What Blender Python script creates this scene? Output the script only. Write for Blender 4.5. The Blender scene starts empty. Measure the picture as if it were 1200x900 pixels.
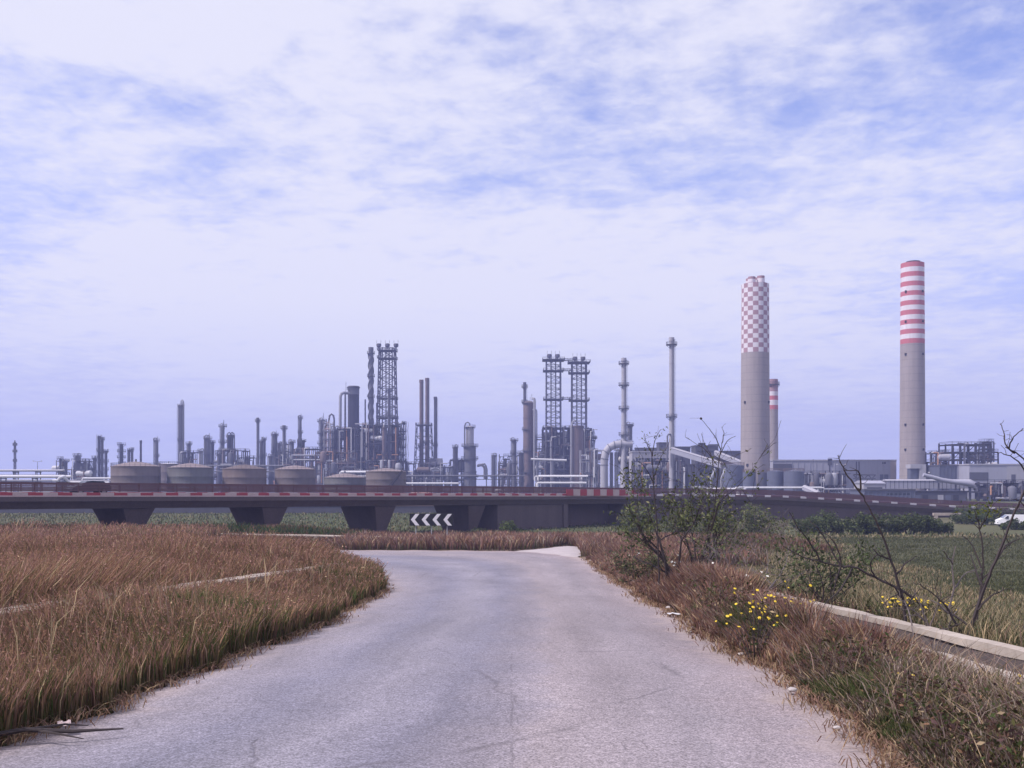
import bpy, bmesh, math, random
import numpy as np
from mathutils import Vector, Matrix

# ------------------------------------------------------------------ scene
sc = bpy.context.scene
COL = sc.collection
PI = math.pi
F, U0, V0, CZ = 1203.0, 600.0, 565.0, 7.0      # focal length in px of the 1200x900 photo, horizon, eye height

def at(u, v, D):
    return Vector(((u - U0) / F * D, D, CZ - (v - V0) / F * D))

def zt(v, D):
    return CZ - (v - V0) / F * D

# ------------------------------------------------------------------ mesh builder
class MB:
    def __init__(s):
        s.v = []; s.f = []; s.m = []; s.s = []
    def add(s, vs, fs, mi=0, smooth=False):
        o = len(s.v)
        s.v.extend([tuple(p) for p in vs])
        for f in fs:
            s.f.append([i + o for i in f]); s.m.append(mi); s.s.append(smooth)
        return s
    def box(s, x0, x1, y0, y1, z0, z1, mi=0):
        vs = [(x0,y0,z0),(x1,y0,z0),(x1,y1,z0),(x0,y1,z0),(x0,y0,z1),(x1,y0,z1),(x1,y1,z1),(x0,y1,z1)]
        return s.add(vs, [(0,3,2,1),(4,5,6,7),(0,1,5,4),(1,2,6,5),(2,3,7,6),(3,0,4,7)], mi)
    def hexa(s, bot, top, mi=0):
        return s.add(list(bot) + list(top), [(0,3,2,1),(4,5,6,7),(0,1,5,4),(1,2,6,5),(2,3,7,6),(3,0,4,7)], mi)
    def lathe(s, x, y, prof, n=16, mi=0, smooth=True, cap=True):
        vs = []
        for r, z in prof:
            for k in range(n):
                a = 2*PI*k/n
                vs.append((x + r*math.cos(a), y + r*math.sin(a), z))
        fs = []
        for i in range(len(prof)-1):
            for k in range(n):
                k2 = (k+1) % n
                fs.append((i*n+k, i*n+k2, (i+1)*n+k2, (i+1)*n+k))
        s.add(vs, fs, mi, smooth)
        if cap:
            o = len(s.v) - len(vs)
            s.f.append([o+k for k in range(n)][::-1]); s.m.append(mi); s.s.append(False)
            s.f.append([o+(len(prof)-1)*n+k for k in range(n)]); s.m.append(mi); s.s.append(False)
        return s
    def cyl(s, x, y, z0, z1, r0, r1=None, n=12, mi=0):
        return s.lathe(x, y, [(r0, z0), (r0 if r1 is None else r1, z1)], n, mi)
    def tube(s, pts, r, n=6, mi=0, smooth=True, cap=True):
        pts = [Vector(p) for p in pts]
        rs = r if isinstance(r, (list, tuple)) else [r]*len(pts)
        vs = []; up = None
        for i, p in enumerate(pts):
            d = (pts[min(i+1, len(pts)-1)] - pts[max(i-1, 0)])
            d = d.normalized() if d.length > 1e-9 else Vector((0,0,1))
            if up is None:
                a = Vector((0,0,1)) if abs(d.z) < .9 else Vector((1,0,0))
                up = (a - d*a.dot(d)).normalized()
            else:
                up = up - d*up.dot(d)
                up = up.normalized() if up.length > 1e-6 else d.orthogonal().normalized()
            w = d.cross(up)
            for k in range(n):
                t = 2*PI*k/n + PI/n
                vs.append(p + (up*math.cos(t) + w*math.sin(t))*rs[i])
        fs = []
        for i in range(len(pts)-1):
            for k in range(n):
                k2 = (k+1) % n
                fs.append((i*n+k, i*n+k2, (i+1)*n+k2, (i+1)*n+k))
        if cap:
            fs.append(tuple(range(n))[::-1]); fs.append(tuple((len(pts)-1)*n+k for k in range(n)))
        return s.add(vs, fs, mi, smooth)
    def beam(s, p, q, w, mi=0):
        return s.tube([p, q], w*.707, 4, mi, False)
    def build(s, name, mats, parent=None, loc=None):
        me = bpy.data.meshes.new(name)
        me.from_pydata(s.v, [], s.f)
        for m in (mats if isinstance(mats, (list, tuple)) else [mats]):
            me.materials.append(m)
        me.polygons.foreach_set('material_index', s.m)
        me.polygons.foreach_set('use_smooth', s.s)
        me.update()
        me.set_sharp_from_angle(angle=math.radians(38))
        o = bpy.data.objects.new(name, me)
        COL.objects.link(o)
        if parent is not None: o.parent = parent
        if loc is not None: o.location = loc
        return o

def tag(o, label=None, cat=None, group=None, kind=None):
    if label: o['label'] = label
    if cat: o['category'] = cat
    if group: o['group'] = group
    if kind: o['kind'] = kind
    return o

def thing(name, label, cat, loc, rz=0.0, group=None):
    o = bpy.data.objects.new(name, None)
    COL.objects.link(o)
    o.empty_display_size = .5
    o.location = loc; o.rotation_euler = (0, 0, rz)
    return tag(o, label, cat, group)

def copy_tree(o, parent=None):
    c = o.copy(); COL.objects.link(c)
    if parent is not None: c.parent = parent
    for ch in list(o.children): copy_tree(ch, c)
    return c

# ------------------------------------------------------------------ materials
def nodes_of(name):
    m = bpy.data.materials.new(name); m.use_nodes = True
    nt = m.node_tree
    return m, nt, nt.nodes['Principled BSDF']

def N(nt, t, **kw):
    n = nt.nodes.new(t)
    for k, v in kw.items():
        if k in n.inputs.keys(): n.inputs[k].default_value = v
        else: setattr(n, k, v)
    return n

def mixc(nt, fac, a, b, mode='MIX'):
    n = nt.nodes.new('ShaderNodeMix'); n.data_type = 'RGBA'; n.blend_type = mode
    for sock, val in ((n.inputs[0], fac), (n.inputs[6], a), (n.inputs[7], b)):
        if hasattr(val, 'is_output') or isinstance(val, bpy.types.NodeSocket): nt.links.new(val, sock)
        elif isinstance(val, (int, float)): sock.default_value = val
        else: sock.default_value = (*val, 1) if len(val) == 3 else val
    return n.outputs[2]

def mth(nt, op, a, b=None, c=None, clamp=False):
    n = nt.nodes.new('ShaderNodeMath'); n.operation = op; n.use_clamp = clamp
    for i, val in enumerate((a, b, c)):
        if val is None: continue
        if isinstance(val, bpy.types.NodeSocket): nt.links.new(val, n.inputs[i])
        else: n.inputs[i].default_value = val
    return n.outputs[0]

def ramp(nt, fac, stops):
    n = nt.nodes.new('ShaderNodeValToRGB')
    e = n.color_ramp.elements
    while len(e) < len(stops): e.new(.5)
    for el, (p, c) in zip(e, stops):
        el.position = p
        el.color = (c, c, c, 1) if isinstance(c, (int, float)) else (*c, 1)
    nt.links.new(fac, n.inputs[0])
    return n.outputs[0]

def noise(nt, vec, scale, detail=4, rough=.55, dist=0.0):
    n = N(nt, 'ShaderNodeTexNoise')
    n.inputs['Scale'].default_value = scale; n.inputs['Detail'].default_value = detail
    n.inputs['Roughness'].default_value = rough; n.inputs['Distortion'].default_value = dist
    if vec is not None: nt.links.new(vec, n.inputs['Vector'])
    return n.outputs['Fac']

def mapping(nt, vec, scale=(1,1,1), loc=(0,0,0), rot=(0,0,0)):
    n = nt.nodes.new('ShaderNodeMapping')
    n.inputs['Scale'].default_value = scale; n.inputs['Location'].default_value = loc; n.inputs['Rotation'].default_value = rot
    nt.links.new(vec, n.inputs['Vector'])
    return n.outputs['Vector']

def paint(name, rgb, dirt=None, rough=.7, metal=0.0, amt=.5, scale=.35, streak=True, fine=.15):
    """weathered coat: base colour, dirt/rust colour in stretched vertical streaks and blotches, fine grain"""
    m, nt, b = nodes_of(name)
    pos = N(nt, 'ShaderNodeTexCoord').outputs['Object']
    dirt = dirt or tuple(c*.55 for c in rgb)
    v1 = mapping(nt, pos, (1, 1, .12 if streak else 1))
    f1 = ramp(nt, noise(nt, v1, scale*3, 5, .6), [(.42, 0.0), (.72, 1.0)])
    f2 = ramp(nt, noise(nt, pos, scale, 3), [(.35, 0.0), (.75, 1.0)])
    f = mth(nt, 'MULTIPLY', mth(nt, 'ADD', mth(nt, 'MULTIPLY', f1, .6), mth(nt, 'MULTIPLY', f2, .4)), amt)
    c = mixc(nt, f, rgb, dirt)
    g = noise(nt, pos, scale*22, 3)
    c = mixc(nt, fine, c, ramp(nt, g, [(.3, tuple(x*.5 for x in rgb)), (.7, tuple(min(1, x*1.5) for x in rgb))]))
    nt.links.new(c, b.inputs['Base Color'])
    b.inputs['Roughness'].default_value = rough; b.inputs['Metallic'].default_value = metal
    b.inputs['Specular IOR Level'].default_value = .3
    return m

M = {}
M['steel'] = paint('galvanised_steel', (.135,.135,.165), (.075,.07,.08))
M['dark'] = paint('dark_painted_steel', (.028,.028,.042), (.045,.032,.032))
M['mid'] = paint('grey_painted_steel', (.085,.085,.11), (.05,.045,.055))
M['silver'] = paint('aluminium_cladding', (.29,.29,.33), (.17,.16,.175), rough=.5)
M['pale'] = paint('pale_cladding', (.37,.36,.40), (.24,.225,.25), rough=.6)
M['white'] = paint('white_pipe_paint', (.62,.61,.64), (.42,.38,.37), amt=.4)
M['brown'] = paint('rusty_steel', (.15,.11,.105), (.08,.055,.05))
M['tank'] = paint('weathered_tank_paint', (.145,.118,.114), (.09,.067,.063), amt=.9)
M['tankgreen'] = paint('greenish_tank_paint', (.125,.122,.12), (.075,.066,.062), amt=.9)
M['tankrust'] = paint('rust_stained_tank_paint', (.15,.115,.105), (.095,.064,.055), amt=.9)
M['tankroof'] = paint('dusty_tank_roof', (.24,.19,.185), (.15,.115,.11), streak=False)
M['bluewall'] = paint('bluish_steel_sheet', (.105,.115,.165), (.065,.07,.10))
M['hall'] = paint('pale_sheet_cladding', (.33,.33,.40), (.24,.23,.27), amt=.5)
M['beige'] = paint('beige_rendered_wall', (.42,.36,.33), (.28,.23,.20))
M['orange'] = paint('primer_orange', (.42,.22,.13), (.22,.13,.09))

def concrete(name, rgb, dirt, lift=0.0, amt=.6):
    m, nt, b = nodes_of(name)
    pos = N(nt, 'ShaderNodeTexCoord').outputs['Object']
    v1 = mapping(nt, pos, (1, 1, .06))
    f1 = ramp(nt, noise(nt, v1, .9, 5, .6), [(.4, 0.0), (.75, 1.0)])
    f2 = ramp(nt, noise(nt, pos, .12, 4), [(.3, 0.0), (.8, 1.0)])
    f = mth(nt, 'MULTIPLY', mth(nt, 'ADD', mth(nt, 'MULTIPLY', f1, .6), mth(nt, 'MULTIPLY', f2, .5)), amt)
    c = mixc(nt, f, rgb, dirt)
    if lift:
        s = nt.nodes.new('ShaderNodeSeparateXYZ'); nt.links.new(pos, s.inputs[0])
        w = mth(nt, 'FRACT', mth(nt, 'DIVIDE', s.outputs[2], lift))
        line = mth(nt, 'LESS_THAN', w, .12)
        c = mixc(nt, mth(nt, 'MULTIPLY', line, .34), c, tuple(x*.55 for x in rgb))
    g = noise(nt, pos, 6, 4)
    c = mixc(nt, .2, c, ramp(nt, g, [(.3, tuple(x*.5 for x in rgb)), (.7, tuple(min(1, x*1.5) for x in rgb))]))
    nt.links.new(c, b.inputs['Base Color'])
    b.inputs['Roughness'].default_value = .9; b.inputs['Specular IOR Level'].default_value = .2
    return m

M['chimney'] = concrete('chimney_concrete', (.325,.285,.282), (.205,.175,.172), lift=3.2, amt=.8)
M['cwhite'] = paint('faded_white_chimney_paint', (.66,.62,.66), (.40,.35,.37), amt=.6)
M['cred'] = paint('faded_red_chimney_paint', (.46,.13,.155), (.30,.12,.13), amt=.55)
M['cmauve'] = paint('faded_dull_red_paint', (.33,.20,.225), (.24,.165,.18), amt=.45)
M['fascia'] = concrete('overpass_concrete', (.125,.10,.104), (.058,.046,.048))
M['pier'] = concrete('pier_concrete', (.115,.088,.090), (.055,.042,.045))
M['canal'] = concrete('pale_canal_concrete', (.43,.375,.33), (.20,.165,.14), amt=.9)
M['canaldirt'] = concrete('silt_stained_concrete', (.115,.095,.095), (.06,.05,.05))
M['kred'] = paint('kerb_red', (.38,.06,.08), (.20,.08,.08))
M['kwhite'] = paint('kerb_white', (.52,.41,.41), (.30,.20,.20))
M['rail'] = paint('rusty_railing', (.15,.085,.10), (.08,.05,.058))
M['asphalt_dark'] = paint('deck_asphalt', (.09,.085,.09), streak=False)
M['black'] = paint('black_sign_film', (.015,.015,.02), (.03,.03,.03), amt=.3, rough=.5)
M['signwhite'] = paint('white_sign_film', (.72,.70,.75), (.5,.47,.48), amt=.3, rough=.5)
M['signmetal'] = paint('sign_back_metal', (.35,.35,.37))
def simple(name, rgb, rough=.6, metal=0):
    return paint(name, rgb, rough=rough, metal=metal, amt=.25, fine=.08)
M['carpaint'] = simple('dark_blue_car_paint', (.025,.03,.05), .3)
M['vanpaint'] = simple('white_vehicle_paint', (.75,.75,.78), .35)
M['rubber'] = simple('tyre_rubber', (.02,.02,.02), .9)
m_, nt_, b_ = nodes_of('window_glass')
b_.inputs['Base Color'].default_value = (.25,.28,.33,1); b_.inputs['Roughness'].default_value = .08; b_.inputs['Metallic'].default_value = .6
M['glass'] = m_
m_, nt_, b_ = nodes_of('dark_glazing')
b_.inputs['Base Color'].default_value = (.03,.035,.05,1); b_.inputs['Roughness'].default_value = .1
M['dglass'] = m_

def attr_mat(name, rough=.85, transl=.25):
    """plant material: colour of each blade/leaf comes from a mesh attribute"""
    m, nt, b = nodes_of(name)
    a = N(nt, 'ShaderNodeAttribute'); a.attribute_name = 'tint'
    nt.links.new(a.outputs['Color'], b.inputs['Base Color'])
    b.inputs['Roughness'].default_value = rough; b.inputs['Specular IOR Level'].default_value = .15
    if transl:
        t = nt.nodes.new('ShaderNodeBsdfTranslucent'); nt.links.new(a.outputs['Color'], t.inputs['Color'])
        mx = nt.nodes.new('ShaderNodeMixShader'); mx.inputs[0].default_value = transl
        nt.links.new(b.outputs[0], mx.inputs[1]); nt.links.new(t.outputs[0], mx.inputs[2])
        nt.links.new(mx.outputs[0], nt.nodes['Material Output'].inputs['Surface'])
    return m
M['blade'] = attr_mat('grass_blade')
M['leaf'] = attr_mat('leaf')
M['bark'] = paint('dark_twig_bark', (.045,.034,.036), (.025,.02,.02), scale=6, fine=.3)
M['greybark'] = paint('grey_twig_bark', (.15,.125,.125), (.07,.055,.06), scale=6, fine=.3)
SKYTINT = (2.0, 1.60, 2.05); SKYLOW = (4.4, 4.9, 8.9); CLOUD = (8.5, 8.5, 9.9); CLOUDMAX = .97; EXPO = 0.0; HAZE = .00042; HAZECOL = (.48, .54, 1.0, 1)
# azimuth tangent, width, height sine, width, amount: where the cloud sheet thickens or thins
LUMPS = ((.55,.13,.34,.14,-.42),(.47,.16,.17,.06,-.22),(-.56,.10,.20,.07,-.42),(-.28,.20,.27,.05,-.22),(-.45,.25,.33,.03,-.18),(.08,.20,.275,.05,-.22),(.30,.16,.33,.03,-.16),(-.14,.36,.17,.085,.42),(-.35,.25,.42,.06,.25),(.12,.25,.41,.05,.15),(-.5,.25,.04,.06,-.35),(.35,.3,.05,.06,-.30),(0,.5,.0,.03,-.15))
# ------------------------------------------------------------------ ground shape
def sstep(a, b, x):
    t = np.clip((np.asarray(x, float) - a) / (b - a), 0, 1)
    return t*t*(3 - 2*t)

def g(X, Y):
    X = np.asarray(X, float); Y = np.asarray(Y, float)
    p = np.interp(Y, [-80,0,20,40,60,75,90,110,135,160], [8.0,5.4,4.4,3.4,2.45,1.95,1.6,.9,.1,0])
    l = np.interp(Y, [-80,0,20,40,60,75,90,112,128,150], [8.0,5.4,4.4,3.4,2.5,2.1,1.9,1.8,.9,0])
    w = sstep(-10, -26, X)
    z = p*(1-w) + l*w
    drop = np.interp(Y, [0,20,60,100], [.9,.9,.7,0])
    return z - sstep(7.2, 13, X)*drop

ROAD_L = [(-4.9,-14),(-4.4,0),(-3.98,7.9),(-3.78,10),(-3.5,14),(-3.38,19),(-3.5,26),(-4.2,33),(-6.5,42),(-11,51),(-18,57),(-30,62),(-70,69)]
ROAD_R = [(1.9,-14),(2.65,0),(2.85,7.9),(2.93,10),(3.05,14),(3.2,20),(3.45,30),(3.9,45),(4.3,62),(1.5,74.5),(-9,77.2),(-28,77),(-70,82)]
def catmull(P, n):
    P = [Vector(p) for p in P]; out = []
    for i in range(len(P)-1):
        a = P[max(i-1,0)]; b = P[i]; c = P[i+1]; d = P[min(i+2,len(P)-1)]
        for k in range(n):
            t = k/n
            out.append(.5*((2*b) + (c-a)*t + (2*a-5*b+4*c-d)*t*t + (3*b-a-3*c+d)*t**3))
    out.append(P[-1]); return out
rng = random.Random(7)
RL = catmull(ROAD_L, 40); RR = catmull(ROAD_R, 40)
def ragged(pts, seed, amp):
    r = random.Random(seed); ph = [r.uniform(0, 6) for _ in range(5)]; s = 0; out = []
    for i, p in enumerate(pts):
        if i: s += (pts[i]-pts[i-1]).length
        o = sum(math.sin(s*f+q)*a for f, q, a in zip((.7,1.9,4.3,9.0,17.0), ph, (.45,.4,.3,.22,.14)))*amp
        d = (pts[min(i+1,len(pts)-1)] - pts[max(i-1,0)]).normalized()
        out.append(Vector((p.x - d.y*o, p.y + d.x*o)))
    return out
RLr = ragged(RL, 1, .16); RRr = ragged(RR, 2, .16)
ROAD_POLY = [(p.x,p.y) for p in RLr] + [(p.x,p.y) for p in reversed(RRr)]
GRAVEL = [(-.5,75.4),(1.6,78.5),(3.4,83.5),(4.6,86),(5.3,84),(5.1,77),(4.7,69),(4.2,63),(2.0,72)]

def inpoly(X, Y, poly):
    X = np.asarray(X); Y = np.asarray(Y)
    ins = np.zeros(X.shape, bool); n = len(poly)
    for i in range(n):
        x0, y0 = poly[i]; x1, y1 = poly[(i+1) % n]
        if y0 == y1: continue
        c = ((y0 > Y) != (y1 > Y)) & (X < (x1-x0)*(Y-y0)/(y1-y0) + x0)
        ins ^= c
    return ins

def vnoise(X, Y, s, seed=0):
    """cheap smooth value noise 0..1"""
    X = np.asarray(X)/s; Y = np.asarray(Y)/s
    xi = np.floor(X).astype(np.int64); yi = np.floor(Y).astype(np.int64)
    fx = X-xi; fy = Y-yi; fx = fx*fx*(3-2*fx); fy = fy*fy*(3-2*fy)
    def h(a, b):
        n = (a*374761393 + b*668265263 + seed*1442695041) & 0x7fffffff
        n = ((n ^ (n >> 13))*1274126177) & 0x7fffffff
        return ((n ^ (n >> 16)) & 0xffff)/65535.0
    return (h(xi,yi)*(1-fx)+h(xi+1,yi)*fx)*(1-fy) + (h(xi,yi+1)*(1-fx)+h(xi+1,yi+1)*fx)*fy

def set_attr(me, name, arr):
    a = me.color_attributes.new(name, 'FLOAT_COLOR', 'POINT')
    buf = np.ones((len(me.vertices), 4), np.float32); buf[:, :3] = arr
    a.data.foreach_set('color', buf.ravel())

def field_green(X, Y):
    """1 where the irrigated green crop of the field beyond the canal grows"""
    edge = 8.5 + Y*.2 + (vnoise(X, Y, 6, 3)-.5)*5
    return sstep(0, 4, X-edge)*sstep(18, 26, Y+(vnoise(X,Y,5,9)-.5)*8)*(1-sstep(112, 120, Y+(vnoise(X,Y,7,4)-.5)*5))

def ground_colour(X, Y):
    n1 = vnoise(X, Y, 3.0, 1)[..., None]; n2 = vnoise(X, Y, 11.0, 2)[..., None]; n3 = vnoise(X, Y, 45, 5)[..., None]
    soil = np.array([.20,.145,.115]); dry = np.array([.19,.135,.085]); brown = np.array([.105,.062,.042])
    green = np.array([.060,.080,.032]); tan = np.array([.27,.215,.14]); crop = np.array([.072,.074,.044])
    c = soil*(1-n1) + dry*n1
    lf = sstep(-4.2, -5.2, X)[..., None]
    c = c*(1-lf) + lf*(brown*(1-.4*n1) + green*.4*n1)
    rf = sstep(6.6, 8.0, X)[..., None]
    c = c*(1-rf) + rf*(tan*(.35+.5*n2) + green*(.65-.5*n2))
    fg = field_green(X, Y)[..., None]
    c = c*(1-fg) + fg*crop*(.8+.5*n1)
    far = sstep(124, 136, Y)[..., None]
    c = c*(1-far) + far*(green*.95*(1-n3*.5) + tan*.38*n3)
    return c

xs = np.unique(np.concatenate([-np.geomspace(40, 2000, 26)[::-1], np.arange(-40, -14, 1.0), np.arange(-14, 14, .4), np.arange(14, 40, 1.0), np.geomspace(40, 2000, 26)]))
ys = np.unique(np.concatenate([np.linspace(-60, -8, 12), np.arange(-8, 40, .5), np.arange(40, 140, 1.0), np.geomspace(140, 2000, 40)]))
GX, GY = np.meshgrid(xs, ys)
GZ = g(GX, GY)
ins = inpoly(GX, GY, ROAD_POLY) | inpoly(GX, GY, GRAVEL)
CANALS = [(5.0, 6.5)]
GZ = GZ + (vnoise(GX,GY,1.3,11)-.5)*.10*(np.abs(GX)<60)*(GY<130)
GZ = np.where(ins, g(GX,GY)-.14, GZ)
inch = (GX > 5.05) & (GX < 6.45) & (GY > -9) & (GY < 60)
GZ = np.where(inch, GZ-.85, GZ)
nx, ny = len(xs), len(ys)
verts = np.stack([GX, GY, GZ], -1).reshape(-1, 3)
idx = np.arange(nx*ny).reshape(ny, nx)
quads = np.stack([idx[:-1,:-1], idx[:-1,1:], idx[1:,1:], idx[1:,:-1]], -1).reshape(-1, 4)
me = bpy.data.meshes.new('ground')
me.from_pydata(verts.tolist(), [], quads.tolist())
me.polygons.foreach_set('use_smooth', [True]*len(me.polygons))
set_attr(me, 'tint', ground_colour(GX, GY).reshape(-1, 3))
m, nt, b = nodes_of('ground_soil')
a = N(nt, 'ShaderNodeAttribute'); a.attribute_name = 'tint'
pos = N(nt, 'ShaderNodeTexCoord').outputs['Object']
n1 = noise(nt, pos, 2.2, 6, .65); n2 = noise(nt, pos, 14, 4, .6)
c = mixc(nt, .75, a.outputs['Color'], ramp(nt, n1, [(.3, .45), (.7, 1.45)]), 'MULTIPLY')
c = mixc(nt, .6, c, ramp(nt, n2, [(.3, .5), (.7, 1.4)]), 'MULTIPLY')
nt.links.new(c, b.inputs['Base Color']); b.inputs['Roughness'].default_value = .95; b.inputs['Specular IOR Level'].default_value = .1
bp = N(nt, 'ShaderNodeBump'); bp.inputs['Strength'].default_value = .6; bp.inputs['Distance'].default_value = .08
nt.links.new(n2, bp.inputs['Height']); nt.links.new(bp.outputs[0], b.inputs['Normal'])
me.materials.append(m)
o = bpy.data.objects.new('ground', me); COL.objects.link(o); tag(o, kind='structure')

# ------------------------------------------------------------------ road
nc = 24
V = []; UV = []; along = 0
for i, (l, r) in enumerate(zip(RLr, RRr)):
    if i:
        along += ((RLr[i]-RLr[i-1]).length + (RRr[i]-RRr[i-1]).length)/2
    for k in range(nc+1):
        t = k/nc; p = l.lerp(r, t)
        wob = .012*math.sin(p.x*2.1+p.y*.7)+.01*math.sin(p.y*1.3)
        V.append((p.x, p.y, float(g(p.x, p.y)) + .03 - .05*abs(2*t-1)**4 + wob)); UV.append((t, along))
fs = [(i*(nc+1)+k, i*(nc+1)+k+1, (i+1)*(nc+1)+k+1, (i+1)*(nc+1)+k) for i in range(len(RLr)-1) for k in range(nc)]
me = bpy.data.meshes.new('road'); me.from_pydata(V, [], fs)
me.polygons.foreach_set('use_smooth', [True]*len(fs))
uvl = me.uv_layers.new(name='UVMap')
li = np.zeros(len(me.loops), np.int32); me.loops.foreach_get('vertex_index', li)
uvl.data.foreach_set('uv', np.array(UV, np.float32)[li].ravel())
m, nt, b = nodes_of('worn_asphalt')
uv = N(nt, 'ShaderNodeUVMap').outputs[0]
pos = N(nt, 'ShaderNodeTexCoord').outputs['Object']
su = nt.nodes.new('ShaderNodeSeparateXYZ'); nt.links.new(uv, su.inputs[0])
sp = nt.nodes.new('ShaderNodeSeparateXYZ'); nt.links.new(pos, sp.inputs[0])
acr, alg = su.outputs[0], su.outputs[1]
lane = mapping(nt, uv, (6.5, .09, 1))
nl = noise(nt, lane, 1.2, 5, .6)                       # streaks along the driving direction
nb = noise(nt, pos, .32, 4, .6)                        # broad patches
ng = noise(nt, pos, 55, 3, .7)                         # stones in the surface
ng2 = noise(nt, pos, 18, 3, .7)
wob_ = mth(nt, 'MULTIPLY', mth(nt, 'SUBTRACT', noise(nt, pos, .8, 3), .5), .10)
aw = mth(nt, 'ADD', acr, wob_)
# wheel paths polished blue-grey in the left lane, coarser pinkish dusty right lane
tone = ramp(nt, aw, [(.0, (.31,.255,.26)), (.07, (.262,.235,.265)), (.24, (.195,.186,.235)), (.36, (.245,.228,.268)), (.47, (.19,.18,.225)), (.585, (.245,.218,.245)), (.62, (.272,.235,.25)), (.80, (.255,.224,.245)), (.93, (.275,.23,.242)), (1.0, (.32,.255,.25))])
c = mixc(nt, .6, tone, ramp(nt, nl, [(.3, .70), (.7, 1.28)]), 'MULTIPLY')
c = mixc(nt, .35, c, ramp(nt, nb, [(.3, .60), (.7, 1.0)]), 'MULTIPLY')
c = mixc(nt, .85, c, ramp(nt, ng, [(.36, .45), (.5, 1.0), (.64, 1.6)]), 'MULTIPLY')
c = mixc(nt, .5, c, ramp(nt, ng2, [(.32, .55), (.5, 1.0), (.68, 1.45)]), 'MULTIPLY')
spk = ramp(nt, noise(nt, pos, 33, 2, .5), [(.62, 0.0), (.70, 1.0)])
right = ramp(nt, aw, [(.52, .25), (.62, 1.0)])
c = mixc(nt, mth(nt, 'MULTIPLY', mth(nt, 'MULTIPLY', spk, right), .8), c, (.13,.11,.12))
# cracks: wandering cell borders, only in worn patches
nd = N(nt, 'ShaderNodeTexNoise'); nd.inputs['Scale'].default_value = 1.6; nd.inputs['Detail'].default_value = 5
nt.links.new(pos, nd.inputs['Vector'])
vadd = nt.nodes.new('ShaderNodeMix'); vadd.data_type = 'VECTOR'; vadd.inputs[0].default_value = .3
nt.links.new(pos, vadd.inputs[4]); nt.links.new(nd.outputs['Color'], vadd.inputs[5])
def cracks(scale, width, lo, hi, off):
    vo = N(nt, 'ShaderNodeTexVoronoi', feature='DISTANCE_TO_EDGE'); vo.inputs['Scale'].default_value = scale
    nt.links.new(mapping(nt, vadd.outputs[1], (1, .55, .0), (off, off, 0)), vo.inputs['Vector'])
    line = ramp(nt, vo.outputs[0], [(0, 1.0), (width, 0.0)])
    msk = ramp(nt, noise(nt, mapping(nt, pos, (1,1,1), (off*3,0,0)), .45, 3), [(lo, 0.0), (hi, 1.0)])
    return mth(nt, 'MULTIPLY', line, msk)
cr = mth(nt, 'MAXIMUM', cracks(.42, .006, .48, .58, 3.1), mth(nt, 'MULTIPLY', cracks(1.9, .014, .58, .66, 9.7), .6))
seam = mth(nt, 'ABSOLUTE', mth(nt, 'ADD', sp.outputs[0], mth(nt, 'MULTIPLY', mth(nt, 'SUBTRACT', noise(nt, pos, 2.4, 4), .5), .07)))
seaml = mth(nt, 'MULTIPLY', mth(nt, 'LESS_THAN', seam, .010), mth(nt, 'MULTIPLY', mth(nt, 'LESS_THAN', sp.outputs[1], 14.0), ramp(nt, noise(nt, pos, .9, 3), [(.47, 0.0), (.56, 1.0)])))
cr = mth(nt, 'MAXIMUM', cr, mth(nt, 'MULTIPLY', seaml, .8))
c = mixc(nt, mth(nt, 'MULTIPLY', cr, .45), c, (.08,.07,.08))
# pale dust blown in from the verges
de = mth(nt, 'MULTIPLY', mth(nt, 'ABSOLUTE', mth(nt, 'SUBTRACT', acr, .5)), 2.0)
dust = mth(nt, 'MULTIPLY', ramp(nt, mth(nt, 'ADD', de, mth(nt, 'MULTIPLY', mth(nt, 'SUBTRACT', noise(nt, pos, 1.7, 5, .65), .5), .5)), [(.84, 0.0), (1.04, 1.0)]), ramp(nt, acr, [(.3, .35), (.6, .8)]))
c = mixc(nt, dust, c, mixc(nt, ng2, (.28,.225,.21), (.40,.335,.32)))
nt.links.new(c, b.inputs['Base Color'])
b.inputs['Roughness'].default_value = .82; b.inputs['Specular IOR Level'].default_value = .25
bp = N(nt, 'ShaderNodeBump'); bp.inputs['Strength'].default_value = .55; bp.inputs['Distance'].default_value = .012
nt.links.new(mth(nt, 'SUBTRACT', ng, mth(nt, 'MULTIPLY', cr, .8)), bp.inputs['Height']); nt.links.new(bp.outputs[0], b.inputs['Normal'])
me.materials.append(m)
o = bpy.data.objects.new('road', me); COL.objects.link(o); tag(o, kind='structure')

# pale gravel spur at the bend
mb = MB()
gp = ragged([Vector(p) for p in GRAVEL], 5, .35)
cx = sum(p.x for p in gp)/len(gp); cy = sum(p.y for p in gp)/len(gp)
gv = [(cx, cy, float(g(cx, cy))+.06)]
dense = []
for i, p in enumerate(gp):
    q = gp[(i+1) % len(gp)]
    for k in range(6): dense.append(p.lerp(q, k/6) + Vector((rng.uniform(-.15,.15), rng.uniform(-.2,.2))))
for ring in (.5, 1.0):
    for p in dense:
        x = cx+(p.x-cx)*ring; y = cy+(p.y-cy)*ring
        gv.append((x, y, float(g(x, y)) + (.06 if ring < 1 else -.03)))
nD = len(dense)
gf = [(0, 1+k, 1+(k+1) % nD) for k in range(nD)] + [(1+k, 1+nD+k, 1+nD+(k+1) % nD, 1+(k+1) % nD) for k in range(nD)]
mb.add(gv, gf, 0, True)
m, nt, b = nodes_of('pale_gravel')
pos = N(nt, 'ShaderNodeTexCoord').outputs['Object']
c = mixc(nt, noise(nt, pos, 1.2, 6, .7), (.26,.22,.22), (.50,.45,.46))
nt.links.new(c, b.inputs['Base Color']); b.inputs['Roughness'].default_value = .95
o = mb.build('gravel_path', m); tag(o, kind='structure')
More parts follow.
